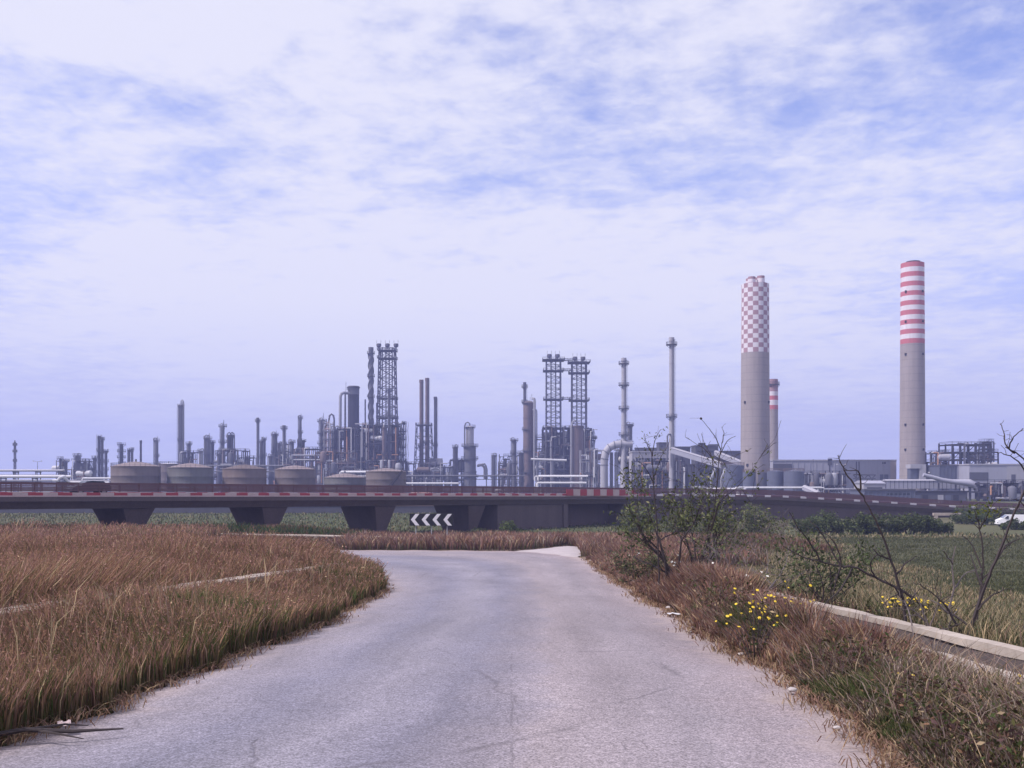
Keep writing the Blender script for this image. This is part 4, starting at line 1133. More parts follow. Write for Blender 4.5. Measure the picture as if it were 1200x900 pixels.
silo('big dark blue-grey round silo at the foot of the inclined conveyors', 858.5, 545.5, 27, 440, 'bluewall')
silo('smaller dark silo close before the checkered chimney', 878, 553.5, 15, 425, 'bluewall')
silo('dark silo under the pale hall, the one nearer the checkered chimney', 908.5, 552.5, 19, 430, 'bluewall')
silo('dark silo under the pale hall, the wider one', 930.5, 552.5, 23, 425, 'bluewall')
silo('mid grey silo tucked between the dark silos', 893, 554, 13, 445, 'mid')
for uu, lb in ((833.5,'the one farther from the checkered chimney'), (845.5,'the one by the big round silo')):
    t = thing('riser_pipe', f'bent silvery pipe standing before the mill building, {lb}', 'pipe', base(uu, 420))
    mb = MB(); mb.tube([local(t,uu,572,420), local(t,uu,561,420), local(t,uu+1.5,557,420), local(t,uu+3.4,554,420), local(t,uu+3.6,550,424)], .55, 8); mb.build('pipe', M['silver'], t)
pipe_rack('white handrailed pipe trestle before the dark silos', 872, 962, 380, 571.6, 2, pr=.38, pipemats=('white','silver'), span=9)
pipe_rack('low white pipes on sleepers by the tree', 833, 868, 360, 573.5, 3, pr=.4, pipemats=('white','pale','white'), span=6)
for i, (uu, v_, mm, lb) in enumerate(((816,571.5,'white','white site cabin nearest the small tree'),(824,572,'pale','pale site cabin beside the white one'),(848,573.5,'beige','beige pump shed before the big round silo'),(868,572.5,'white','white shed before the dark silos'))):
    building(lb, uu-3.2, uu+3.2, v_, 350, 3, mm, [('door',uu-1.2,uu+.2,v_+1.5,v_+9,'dark',.04),('window',uu+.9,uu+2.3,v_+1.6,v_+3.2,'dglass',.04)], name='site_cabin')
t = building('long pale turbine hall with vertical seams between the two big chimneys', 906, 1050, 540, 470, 30, 'hall', [('end_wall',1042.5,1050,540,566,'beige',.08),('dark_bay',906,928,543.5,552,'mid',.3),('roof_vent',970,975,537.5,545,'mid',.25),('downpipe',1003,1004.2,541,565,'mid',.2),('downpipe',1006,1007.2,541,565,'mid',.2),('downpipe',971.5,972.5,545,566,'mid',.2),('louvre',1034,1038,541.5,543.5,'dark',.1),('lower_panel',1031,1041,556,562,'bluewall',.12)], name='turbine_hall', roofmat='pale', ribs=20)
frame_block('dark transformer yard clutter below the long pale hall', 942, 986, 556, 440, 10, 2, 7, 2, 'dark', 81, casing=[(.35,.6,0,1.0,'mid'),(.7,.95,0,.8,'bluewall')], pipes=16, vessels=8, stairs=False, hw=.4)
t = thing('pipe_truss_bridge', 'open steel truss carrying pipes from the pale hall', 'pipe bridge', base(1013, 430))
Z1 = zt(556.5,430); Z0 = zt(561,430); Xh = 13*430/F
mb = MB(); mb.beam((-Xh,0,Z1),(Xh,0,Z1),.5); mb.beam((-Xh,0,Z0),(Xh,0,Z0),.5)
for k in range(6): mb.beam((-Xh+2*Xh*k/6,0,Z0 if k % 2 else Z1),(-Xh+2*Xh*(k+1)/6,0,Z1 if k % 2 else Z0),.35)
mb.build('truss', M['mid'], t)
for x in (-Xh*.7, Xh*.7):
    mb = MB(); mb.beam((x,0,0),(x,0,Z0),.7); mb.build('leg', M['mid'], t)
gallery('short ramp gallery dropping from the trestle by the dark silos', at(943,574,370), at(960,581.5,360), 1.2, 2.0, 'hall', 'pale', 1)

# chimneys -----------------------------------------------------------
def shaft(mb, H, R, Rb, n, z0, z1, mi, k0=None, k1=None):
    f = lambda z: Rb + (R-Rb)*z/H
    vs = []; fs = []
    ks = range(n)
    for z in (z0, z1):
        for k in ks: a = 2*PI*k/n; vs.append((f(z)*math.cos(a), f(z)*math.sin(a), z))
    sel = [k for k in ks if k0 is None or k0 <= k < k1]
    fs = [(k, (k+1) % n, n+(k+1) % n, n+k) for k in sel]
    mb.add(vs, fs, mi, True)
# checkered one: 15 rows x 16 fields
D = 450; H = zt(333.5, D); R = 31.5*D/F/2; Rb = 34*D/F/2; zc = zt(414, D)
t = thing('chimney', 'huge grey concrete chimney with a red and white checkered top of bundled flues', 'chimney', base(885, D))
mb = MB(); n = 48; rows = 12
for i in range(rows): shaft(mb, H, R, Rb, n, zc*i/rows, zc*(i+1)/rows, 0)
mb.build('shaft', M['chimney'], t)
mb = MB(); rows = 15; sec = 16
for i in range(rows):
    z0 = zc+(H-zc)*i/rows; z1 = zc+(H-zc)*(i+1)/rows
    for s_ in range(sec): shaft(mb, H, R*1.004, Rb*1.004, n, z0, z1, (i+s_) % 2, s_*3, s_*3+3)
mb.lathe(0, 0, [(R*1.004,H),(R*.9,H+.02),(R*.9,H-3)], n, 1, False)
mb.build('checkered_band', [M['cwhite'], M['cmauve']], t)
for k, (fx, fy) in enumerate(((-.335,-.34),(.335,-.34),(.335,.36),(-.335,.36))):
    r_ = R*.275; x, y = R*fx, R*fy; H2 = zt(325.6 if k % 3 == 0 else 324.6, D)
    mb = MB(); mb.lathe(x, y, [(r_,H-4),(r_,H2),(r_*.8,H2),(r_*.8,H2-2)], 20); 
    fl = mb.build('flue', M['cmauve'], t)
    mb = MB(); mb.lathe(x, y, [(r_*1.03,H+.5),(r_*1.03,H2-1.1)], 20, cap=False); mb.build('painted_ring', M['cwhite'], fl)
for a, z in ((-PI*.82,zt(472,D)),(-PI*.2,zt(472,D)),(-PI*.75,zt(545,D))):
    rr = (Rb+(R-Rb)*z/H); mb = MB(); mb.box(rr*math.cos(a)-.45, rr*math.cos(a)+.45, rr*math.sin(a)-.4, rr*math.sin(a)+.4, z-.5, z+.5); mb.build('vent_opening', M['dark'], t)
# striped one
D = 455; H = zt(309, D); R = 26*D/F/2; Rb = 29*D/F/2; zc = zt(403.5, D)
t = thing('chimney', 'tallest grey concrete chimney with nine red bands on a white top', 'chimney', base(1069.3, D))
mb = MB(); n = 40
mb.lathe(0, 0, [(Rb,0),(R,H),(R*.86,H),(R*.86,H-4)], n, 0, True)
mb.build('shaft', M['chimney'], t)
nb_ = 17
for i in range(nb_):
    z0 = zc+(H-zc)*i/nb_; z1 = zc+(H-zc)*(i+1)/nb_
    mb = MB(); shaft(mb, H, R*1.006, Rb*1.006, n, z0, z1, 0); mb.build('painted_band', M['cred'] if i % 2 == 0 else M['cwhite'], t)
mb = MB(); mb.lathe(.3, 0, [(R*.62,H-3),(R*.62,H+.9),(R*.55,H+.9),(R*.55,H-2)], 24); mb.build('inner_flue', M['dark'], t)
for v_ in (343, 378, 416, 498, 527):  # dark boxes added to stand for small openings in the shaft
    z = zt(v_, D); rr = Rb+(R-Rb)*z/H
    for a in (-PI*.80, -PI*.31):
        mb = MB(); mb.box(rr*math.cos(a)-.38, rr*math.cos(a)+.38, rr*math.sin(a)-.38, rr*math.sin(a)+.38, z-.5, z+.45); mb.build('shaft_opening', M['dark'], t)
# short one behind
D = 500; H = zt(444.5, D); R = 12.0*D/F/2; Rb = 13*D/F/2; zc = zt(480, D)
t = thing('chimney', 'shorter brownish chimney with red and white bands half hidden behind the checkered one', 'chimney', base(905.5, D))
mb = MB(); n = 32
mb.lathe(0, 0, [(Rb,0),(R,H),(R*.8,H),(R*.8,H-4)], n, 0, True); mb.build('shaft', M['chimney'], t)
edges = [480, 475, 469, 464, 459, 454, 449, 444.5]
for i in range(7):
    mb = MB(); shaft(mb, H, R*1.008, Rb*1.008, n, zt(edges[i],D), zt(edges[i+1],D), 0)
    mb.build('painted_band', M['cred'] if i in (0,2) else M['cwhite'] if i in (1,3) else M['cmauve'], t)
add_platforms(t, [(.95,0)], R, H, ext=.9)
# right end of the power station
t = thing('gas_duct', 'pale angular flue duct with dark hopper at the foot of the striped chimney', 'flue duct', base(1077, 430))
def bx(u0_, u1_, va, vb_, y0_, y1_, nm, mm):
    o_ = t.location; mb = MB(); mb.box((u0_-U0)/F*430-o_.x, (u1_-U0)/F*430-o_.x, y0_, y1_, max(0,zt(vb_,430)), zt(va,430)); mb.build(nm, M[mm], t)
bx(1067,1079,544,549,0,5,'duct','pale'); bx(1078,1085.5,544,564,0.2,5,'duct','pale'); bx(1068,1077,549,562,1,4.5,'hopper','bluewall')
frame_block('upper open steel frame with many levels above the pale boiler house', 1108, 1161, 522, 460, 14, 7, 6, 2, 'dark', 91, pipes=12, vessels=6, hw=.55, stairs=False, casing=[(.02,.98,.0,.5,'mid')])
frame_block('low open steel frame between striped chimney and boiler house', 1085, 1106, 532, 455, 10, 5, 3, 2, 'mid', 92, pipes=12, vessels=5, hw=.45, stairs=False, casing=[(.0,1.0,0,.65,'bluewall')])
frame_block('small equipment penthouse on the top of the open boiler frame', 1150, 1161, 518.5, 470, 6, 8, 2, 1, 'mid', 93, pipes=5, vessels=2, hw=.45, stairs=False)
building('pale grey boiler house front with dark recessed bay', 1101, 1136, 546, 440, 14, 'bluewall', [('pale_panel',1122,1136,545.8,566,'hall',.2),('dark_bay',1134.5,1136,553,566,'dark',.4)], name='boiler_house', roofmat='mid', ribs=8)
building('big pale box building with blank walls at the end of the power station', 1136, 1208, 545, 430, 22, 'hall', [('recess',1136,1158,553.5,563,'mid',.12),('corner_panel',1180,1208,545.4,565,'pale',.1),('door',1185,1190,556,565,'mid',.16)], name='box_building', roofmat='pale')
# horizontal corrugated gallery and curved conveyor
t = gallery('long level gallery of ribbed pale cladding in front of the striped chimney', at(1036,572.5,390), at(1137,572.5,390), 3.0, 4.0, 'hall', 'pale', 5, ribs=20)
t = thing('curved_conveyor', 'pale covered conveyor curving down with a rounded end near the boiler house', 'conveyor', base(1115, 395))
pts = [(1082,556.5),(1092,559),(1104,562.5),(1118,564.8),(1132,566),(1140,567.5),(1144,570.5),(1146,576)]
mb = MB(); mb.tube([local(t,a,b,384) for a, b in pts], [.7,.75,.8,.9,1.1,1.3,1.3,1.1], 12); mb.build('hood', M['hall'], t)
for a in (1100, 1120, 1136):
    mb = MB(); mb.beam(local(t,a,566,384.5), (local(t,a,566,384.5).x, local(t,a,566,384.5).y, 0), .5); mb.build('trestle', M['mid'], t)
building('long bluish shed with worn wall under the ribbed gallery', 1013, 1072, 575, 330, 14, 'bluewall', [('door',1020,1024,580,592,'mid',.06),('window_band',1040,1066,578,580,'dglass',.05)], name='long_shed', roofmat='mid', ribs=12)
building('row of open brownish bays under the ribbed gallery', 1060, 1134, 577, 345, 12, 'mid', [(('bay_door'),1063+i*9,1069.5+i*9,580,592,('pale','bluewall','dark','mid')[i % 4],.06) for i in range(8)], name='workshop_row', roofmat='dark')
building('pale sloping annex at the start of the ribbed gallery', 1012, 1037, 566.5, 360, 10, 'pale', [('window_band',1016,1034,571,573,'dglass',.05)], name='annex', roofmat='hall', pitch=1.0)
frame_block('dark heavy frame of ducts under the pale box building', 1147, 1212, 567, 380, 14, 2, 8, 2, 'dark', 94, casing=[(.05,.3,.1,.9,'dark'),(.45,.7,.2,1.0,'mid'),(.75,.97,.0,.8,'dark')], pipes=18, vessels=8, hw=.5, stairs=False)
pipe_rack('grey pipe rack passing below the long pale hall', 960, 1014, 400, 573.5, 3, pr=.35, pipemats=('silver','mid','steel'), span=8)
mast('thin lamp post before the long pale hall', 986, 545, 430, .16, True)
mast('slim lightning mast behind the dark silos', 953, 538, 450, .14)
# ------------------------------------------------------------------ vegetation
R_ = np.random.default_rng(11)
def raw_mesh(name, V, T, tint, mat):
    me = bpy.data.meshes.new(name)
    me.vertices.add(len(V)); me.vertices.foreach_set('co', V.astype(np.float32).ravel())
    n = len(T); me.loops.add(n*3); me.loops.foreach_set('vertex_index', T.astype(np.int32).ravel())
    me.polygons.add(n); me.polygons.foreach_set('loop_start', np.arange(0, n*3, 3, dtype=np.int32))
    try: me.polygons.foreach_set('loop_total', np.full(n, 3, np.int32))
    except Exception: pass
    me.update(calc_edges=True)
    set_attr(me, 'tint', tint)
    me.materials.append(mat)
    return me

def blade_arrays(X, Y, Z, h, w, cb, ct, lean, headw=1.0, mid=.6, bias=(.0, .0)):
    n = len(X); a = R_.uniform(0, 2*PI, n); fx, fy = np.cos(a), np.sin(a)
    la = R_.uniform(0, 2*PI, n); L = lean*h*R_.uniform(.3, 1.0, n)
    lx, ly = np.cos(la)*L + bias[0]*h, np.sin(la)*L + bias[1]*h
    V = np.empty((n, 5, 3)); 
    V[:,0] = np.stack([X-fx*w*.35, Y-fy*w*.35, Z-.04], -1); V[:,1] = np.stack([X+fx*w*.35, Y+fy*w*.35, Z-.04], -1)
    mx, my = X+lx*.38, Y+ly*.38; zm = Z+h*mid
    hw = w*headw*.5
    V[:,2] = np.stack([mx-fx*hw, my-fy*hw, zm], -1); V[:,3] = np.stack([mx+fx*hw, my+fy*hw, zm], -1)
    V[:,4] = np.stack([X+lx, Y+ly, Z+h*np.sqrt(np.clip(1-(lean*.5)**2, .3, 1))], -1)
    i = np.arange(n)[:,None]*5
    T = np.stack([i+np.array([0,1,3]), i+np.array([0,3,2]), i+np.array([2,3,4])], 1).reshape(-1,3)
    C = np.empty((n,5,3)); C[:,0] = cb; C[:,1] = cb; C[:,2] = (cb*.35+ct*.65); C[:,3] = C[:,2]; C[:,4] = ct
    return V.reshape(-1,3), T, C.reshape(-1,3)

def leaf_arrays(P, size, col, flat=.0):
    n = len(P); d = R_.normal(size=(n,3)); d[:,2] *= (1-flat); d /= np.linalg.norm(d, axis=1)[:,None]+1e-9
    e = R_.normal(size=(n,3)); e -= d*np.sum(e*d,1)[:,None]; e /= np.linalg.norm(e,axis=1)[:,None]+1e-9
    s = size[:,None] if hasattr(size,'__len__') else size
    V = np.stack([P-d*s, P+e*s*.42, P+d*s, P-e*s*.42], 1)
    i = np.arange(n)[:,None]*4
    T = np.stack([i+np.array([0,1,2]), i+np.array([0,2,3])], 1).reshape(-1,3)
    return V.reshape(-1,3), T, np.repeat(col, 4, 0)

def merge(*parts):
    V, T, C = [], [], []; o = 0
    for v, t, c in parts: V.append(v); T.append(t+o); C.append(c); o += len(v)
    return np.concatenate(V), np.concatenate(T), np.concatenate(C)

def ypdf(n, y0, y1, p):
    u = R_.uniform(0, 1, n)
    if abs(p-1) < 1e-6: return y0*(y1/y0)**u
    q = 1-p; return (y0**q + u*(y1**q-y0**q))**(1/q)

RLx = np.array([(p.y, p.x) for p in RLr]); RRx = np.array([(p.y, p.x) for p in RRr])
kL = 8*40; kR = 8*40
def road_left(Y): return np.interp(Y, RLx[:,0][:40*11], RLx[:,1][:40*11])
def road_right(Y): return np.interp(Y, RRx[:40*8,0], RRx[:40*8,1])
def keep(X, Y, marg=0.0):
    m = ~(inpoly(X, Y, ROAD_POLY) | inpoly(X, Y, GRAVEL))
    m &= ~((X > 4.98-marg) & (X < 6.52+marg) & (Y < 46.2) & (Y > 3.5))
    cx = .045*(Y-14)
    m &= ~((X > -6.87+cx-marg) & (X < -6.28+cx+marg) & (Y > 5.8) & (Y < 34.2))
    return m
def pick(n, *cols):
    """random mix of colours with weights: cols = (weight, rgb)"""
    w = np.array([c[0] for c in cols], float); w /= w.sum()
    k = R_.choice(len(cols), n, p=w); base_ = np.array([c[1] for c in cols])[k]
    return base_*R_.uniform(.65, 1.35, (n,1))
def stuff(name, label, cat, arr, mat='blade'):
    me = raw_mesh(name, *arr, M[mat]); o = bpy.data.objects.new(name, me); COL.objects.link(o)
    return tag(o, label, cat, kind='stuff')
RED = (.150,.078,.064); RUST = (.190,.108,.066); STRAW = (.36,.27,.165); OLIVE = (.070,.068,.024); GREEN = (.045,.062,.020); DKBR = (.075,.042,.030); PURP = (.105,.062,.060); GREYST = (.23,.185,.16); PINK = (.24,.145,.12)

# left meadow -----------------------------------------------------
n = 640000
Y = ypdf(n, 3.5, 114, .72); lim = road_left(Y)
lim = np.where(Y > 60, 40, lim)
X = lim - .02 - (lim + .66*Y + 5)*R_.uniform(0, 1, n)**1.12
k = keep(X, Y) & (X < road_left(np.minimum(Y, 61))) & (vnoise(X, Y, 1.1, 21) + R_.uniform(0, 1, n) > .33)
k &= (Y < 95) | (X > -14)
X, Y = X[k], Y[k]; n = len(X); Z = g(X, Y)
pn = vnoise(X, Y, 4.5, 31); pn2 = vnoise(X, Y, 1.6, 32)
edge = np.clip((road_left(np.minimum(Y,60)) - X)/2.2, 0, 1)
h = (.44 + .40*edge + .28*pn2*pn)*R_.uniform(.55, 1.12, n)
beyond = sstep(-6.3, -7.8, X); h *= (1 + .22*beyond)*(1+.16*sstep(22, 40, Y)); h *= np.where((X > -6.6) & (Y > 9) & (Y < 27), .84, 1)
w = .0034 + .00052*Y
ct = 1.95*pick(n, (4, RED), (3, RUST), (.35, STRAW), (1.0, OLIVE), (1, DKBR), (.7, PINK))
cb = 1.4*pick(n, (3, GREEN), (2, OLIVE), (1.5, DKBR))
gr = ((pn2 > .60) & (edge < .8)) | (R_.uniform(0,1,n) < .10)
ct = np.where(gr[:,None], 1.5*pick(n, (2, OLIVE), (2, GREEN), (1, RUST)), ct)
lowe = (R_.uniform(0,1,n) < .40*(1-edge)*(.4+pn))
ct = np.where(lowe[:,None], 1.5*pick(n, (2, OLIVE), (1.5, GREEN), (.6, RUST)), ct)
ct = ct*(1+.25*sstep(30, 80, Y)[:,None])
band = np.exp(-((X+6.0)/1.6)**2)*(Y < 30)
h *= 1+(.56*vnoise(X, Y, 2.3, 33)-.28)*(1-.8*band)
bx1 = (vnoise(X, Y, 2.6, 34)-.42)*.55; by1 = (vnoise(X, Y, 2.6, 35)-.5)*.5
A1 = blade_arrays(X, Y, Z, h, w, cb, ct, .45, 1.3, .66, (bx1, by1))
tip = A1[0].reshape(-1,5,3)[:,4]; kk = R_.choice(n, 110000, replace=False); kk = kk[h[kk] > .45]
rp_ = np.repeat(tip[kk], 2, 0) - np.stack([np.zeros(len(kk)*2), np.zeros(len(kk)*2), R_.uniform(0,.10,len(kk)*2)], -1) + R_.normal(0,.012,(len(kk)*2,3))
A6 = leaf_arrays(rp_, (.007+.0008*rp_[:,1])*R_.uniform(.6,1.3,len(rp_)), 1.6*pick(len(rp_), (3,RUST),(1.2,PINK),(3,RED),(.15,STRAW)))
# tall straw stalks standing out of it
m_ = 1500; Y2 = ypdf(m_, 6, 95, .9); X2 = road_left(np.minimum(Y2,60)) - .4 - (road_left(np.minimum(Y2,60)) + .64*Y2+3)*R_.uniform(0,1,m_)
k = keep(X2, Y2); X2, Y2 = X2[k], Y2[k]; m_ = len(X2)
A2 = blade_arrays(X2, Y2, g(X2,Y2), R_.uniform(.75,1.2,m_), .003+.0004*Y2, pick(m_,(1,STRAW)), pick(m_,(2,STRAW),(1,PINK)), .5, 1.6, .75, (.12,0))
stuff('dry_grass', 'tall reddish brown dry grass meadow with green undergrowth on the verge beside the bend', 'grass', merge(A1, A2, A6))

# right verge -----------------------------------------------------
n = 330000
Y = ypdf(n, 4.2, 96, .85); r0 = road_right(np.minimum(Y, 60))
wid = np.where(Y < 22, 2.4, np.where(Y < 46, 2.6, 4.0))
X = r0 + .04 + wid*R_.uniform(0, 1, n)**1.1
far_ = Y > 60
X = np.where(far_, R_.uniform(-14, 16, n), X)
k = keep(X, Y, .0) & ((Y < 60) | (Y > 64)) & ((vnoise(X, Y, .8, 41)*.8 + R_.uniform(0, .8, n)) > .42)
X, Y = X[k], Y[k]; n = len(X); Z = g(X, Y)
ed = np.clip((X - road_right(np.minimum(Y,60)))/1.3, 0, 1); ed = np.where(Y > 60, 1, ed)
pn = vnoise(X, Y, 2.2, 42); near = 1-sstep(9, 13, Y)
h = (.16 + .52*ed + .34*pn*ed)*R_.uniform(.5, 1.15, n)*(1-.46*near)*(1+.20*sstep(13, 30, Y))*(1+.22*np.exp(-((X-3.5)/.6)**2-((Y-16.5)/4.0)**2))*(1-.5*sstep(4.3, 4.9, X)*(1-sstep(20, 26, Y)))*(1-.25*sstep(22,26,Y)*(1-sstep(40,50,Y)))
hcap = (.08+.31*np.clip(4.95-X, 0, 3))*R_.uniform(.6,1.4,n)*(1+.7*(vnoise(X,Y,.7,47) > .66))
h = np.where((Y < 13.0) | ((X > 3.95) & (Y < 19.5)), np.minimum(h, hcap), h)
w = .0045 + .00062*Y
ct = 1.75*pick(n, (3, RED), (2.2, RUST), (1.6, PURP), (.8, GREYST), (.5, STRAW), (1, DKBR))
cn = 1.6*pick(n, (2.2, PURP), (2, GREYST), (1, DKBR), (1.2, OLIVE), (1.0, STRAW), (1.4, GREEN))
ct = np.where((near*R_.uniform(.6,1.4,n) > .5)[:,None], cn, ct)
tuft = (ed < .55) & (vnoise(X, Y, .9, 48) > .60) & (Y < 20)
ct = np.where(tuft[:,None], pick(n, (2,(.075,.105,.035)), (1,OLIVE), (.6,STRAW)), ct)
cb = pick(n, (2, GREEN), (2, DKBR), (1.5, PURP), (1, OLIVE))
bx1 = (vnoise(X, Y, 1.4, 44)-.6)*.7; by1 = (vnoise(X, Y, 1.4, 45)-.5)*.7
A1 = blade_arrays(X, Y, Z, h, w, cb*1.3, ct, .60, 1.3, .6, (bx1, by1))
# dead grey stalks leaning over the road edge
m_ = 5200; Y2 = ypdf(m_, 4.5, 19, .6); X2 = road_right(Y2) + .15 + 2.2*R_.uniform(0,1,m_)**.7; k = keep(X2,Y2); X2,Y2 = X2[k],Y2[k]; m_=len(X2)
A2 = blade_arrays(X2, Y2, g(X2,Y2), R_.uniform(.25,.65,m_), .004+.0005*Y2, pick(m_,(1,GREYST),(1,STRAW)), pick(m_,(1.5,GREYST),(1,STRAW),(1,PINK)), 1.2, 1.0, .55, (-.25,-.1))
# twiggy weeds with little leaves
m_ = 9000; Y3 = ypdf(m_, 4.5, 40, .95); X3 = road_right(Y3)+.25+ (np.where(Y3<18,2.4,3.6))*R_.uniform(0,1,m_); k = keep(X3,Y3) & (vnoise(X3,Y3,1.2,51)>.40); X3,Y3 = X3[k],Y3[k]; m_=len(X3)
hh = R_.uniform(.35,.9,m_)*(1-.72*sstep(3.7,4.7,X3))*(1-.55*(1-sstep(9,13.5,Y3))); lx = R_.normal(0,.22,m_)*hh; ly = R_.normal(0,.22,m_)*hh
n5 = 9; t_ = R_.uniform(.25,1.05,(m_,n5)); P = np.stack([X3[:,None]+lx[:,None]*t_+R_.normal(0,.05,(m_,n5)), Y3[:,None]+ly[:,None]*t_+R_.normal(0,.05,(m_,n5)), g(X3,Y3)[:,None]+hh[:,None]*t_], -1).reshape(-1,3)
A3 = leaf_arrays(P, R_.uniform(.010,.028,len(P))*(1+P[:,1]*.03), pick(len(P),(2,DKBR),(2,OLIVE),(1.3,PURP),(1.2,GREEN),(.5,RUST),(.35,STRAW)))
A4 = blade_arrays(X3, Y3, g(X3,Y3), hh, .005+.0006*Y3, pick(m_,(1,DKBR),(1,PURP)), pick(m_,(1,DKBR),(1,PURP),(1,GREYST)), .35, .8, .6)
# dry litter at the edge of the asphalt
m_ = 16000; side = R_.uniform(0,1,m_) < .6; Y5 = ypdf(m_, 4.5, 60, .9)
X5 = np.where(side, road_right(Y5)+R_.normal(.05,.16,m_), road_left(Y5)+R_.normal(-.05,.14,m_))
A5 = blade_arrays(X5, Y5, g(X5,Y5)+.03, R_.uniform(.03,.13,m_), .006+.0006*Y5, pick(m_,(1,STRAW),(1,RUST),(1,PINK)), pick(m_,(2,RUST),(1,STRAW),(1,PINK)), 2.0, 1.0, .3)
stuff('dry_weeds', 'tangled reddish and grey dead weeds along the canal side of the road', 'weeds', merge(A1, A2, A3, A4, A5))

# rough pasture beyond the canal ------------------------------------
n = 300000
Y = ypdf(n, 5, 122, .80); X = 6.6 + (.60*Y + 4)*R_.uniform(0, 1, n)**.9
X = np.where((Y > 46) & (X < 9), X, X); k = keep(X, Y) & ((vnoise(X,Y,1.0,61)*.8+R_.uniform(0,1,n)) > .55); X, Y = X[k], Y[k]; n = len(X)
fg = field_green(X, Y); pn = vnoise(X, Y, 2.5, 62)
h = (.16+.22*pn)*(1-.45*fg)*R_.uniform(.5,1.2,n)*(1+.5*(1-sstep(14,24,Y)))
ct = np.where((fg > R_.uniform(0,1,n))[:,None], pick(n,(3,(.092,.100,.056)),(1,OLIVE),(.8,(.15,.14,.08))), pick(n,(2.2,STRAW),(3,(.26,.22,.14)),(1.6,OLIVE),(2,(.11,.125,.065)),(.4,PINK)))
A1 = blade_arrays(X, Y, g(X,Y), h, .004+.0005*Y, ct*.6+np.array(GREEN)*.4, ct, .7, 1.2, .55)
stuff('pasture_grass', 'patchy tan and green pasture grass filling the field beyond the canal', 'grass', A1)
# green weeds below the piers and dry band in front of them
n = 60000
X = R_.uniform(-62, 26, n); Y = R_.uniform(80, 112, n) + np.clip(-X-10,0,50)*-.0
green_ = (X < -14) & (Y > 94) & (Y < 104)
k = keep(X,Y) & (R_.uniform(0,1,n) < np.where(green_, 1, .75)) ; X,Y,green_ = X[k],Y[k],green_[k]; n=len(X)
h = np.where(green_, .8+.5*vnoise(X,Y,3,71), .55+.35*vnoise(X,Y,4,72))*R_.uniform(.5,1.15,n)
ct = np.where(green_[:,None], pick(n,(2,(.05,.085,.03)),(1,OLIVE),(.4,RUST)), pick(n,(3,RED),(2,RUST),(.8,PINK),(.8,OLIVE),(.4,STRAW)))
stuff('bank_weeds', 'band of dry and green weeds on the bank before the overpass piers', 'weeds', blade_arrays(X, Y, g(X,Y), h, np.full(n,.06), ct*.5+np.array(GREEN)*.5, ct, .5, 1.4, .6))
n = 26000
X = R_.uniform(-150, 60, n); Y = R_.uniform(112, 228, n); h = R_.uniform(.15,.5,n)*(.5+vnoise(X,Y,9,73))
ct = pick(n,(3,(.11,.125,.055)),(1.5,OLIVE),(1.6,(.25,.21,.12)))
stuff('meadow_grass', 'pale green meadow grass seen between and behind the overpass piers', 'grass', blade_arrays(X, Y, g(X,Y), h, np.full(n,.16), ct*.8, ct, .6, 1.2, .6))

# ------------------------------------------------------------------ shrubs and trees
def grow(seed, h, nst, spread, levels=3, r0=.05, kids=(3,5), wob=.18, up=.25, ratio=.55):
    r = random.Random(seed); segs = []; tips = []
    def br(p, d, L, rad, lv):
        pts = [p]; rr = [rad]; n_ = 5
        for i in range(n_):
            d = (d + Vector((r.gauss(0,wob), r.gauss(0,wob), r.gauss(0,wob)+up*.15))).normalized()
            p = p + d*(L/n_); pts.append(p); rr.append(max(.004, rad*(1-(i+1)/n_*.72)))
        segs.append((pts, rr))
        for q in pts[2:]: tips.append((q, lv))
        if lv < levels:
            for _ in range(r.randint(*kids)):
                i = r.randint(1, n_); q = pts[i]; a = Vector((r.gauss(0,1), r.gauss(0,1), r.uniform(-.2,1))).normalized()
                br(q, (d*.55+a*.85).normalized(), L*ratio*r.uniform(.7,1.2), rr[i]*.62, lv+1)
    for s in range(nst):
        a = 2*PI*s/max(1,nst)+r.uniform(-.5,.5); d = Vector((math.cos(a)*spread, math.sin(a)*spread, 1)).normalized()
        br(Vector((math.cos(a)*.08, math.sin(a)*.08, -.1)), d, h*r.uniform(.5,.75), r0*r.uniform(.7,1.1), 0)
    return segs, tips
def leafcrown(t, P, size, cols, nm='crown', flat=0.0):
    me = raw_mesh(nm, *leaf_arrays(P, size, pick(len(P), *cols), flat), M['leaf']); o = bpy.data.objects.new(nm, me); COL.objects.link(o); o.parent = t; return o
LG = ((2,(.085,.105,.042)),(1.5,(.13,.145,.065)),(1,(.06,.072,.03)),(.5,(.19,.18,.10)))
def shrub(name, label, cat, X, Y, h, seed, nst=4, spread=.35, levels=3, r0=.045, nleaf=1500, ls=.045, cols=LG, bark='bark', minlv=1, sc_=.12, zoff=0, lowcut=0.0, group=None, kids=(3,5), wob=.18):
    t = thing(name, label, cat, (X, Y, float(g(X,Y))+zoff), 0, group)
    segs, tips = grow(seed, h, nst, spread, levels, r0, kids, wob)
    zmax = max(p.z for pts, _ in segs for p in pts); s = h/zmax
    mb = MB()
    for pts, rr in segs: mb.tube([p*s for p in pts], rr, 5)
    mb.build('trunk' if cat == 'tree' else 'stems', M[bark], t)
    if nleaf:
        T_ = [q*s for q, lv in tips if lv >= minlv]
        ii = R_.integers(0, len(T_), nleaf); P = np.array([tuple(T_[i]) for i in ii]) + R_.normal(0, sc_, (nleaf,3))
        P = P[P[:,2] > .05 + h*lowcut*R_.uniform(.6,1.1,len(P))]
        if lowcut: P = P[P[:,2] < h*R_.uniform(.55,.88,len(P))]
        leafcrown(t, P, R_.uniform(.6,1.3,len(P))*ls, cols, 'crown' if cat == 'tree' else 'foliage')
    return t
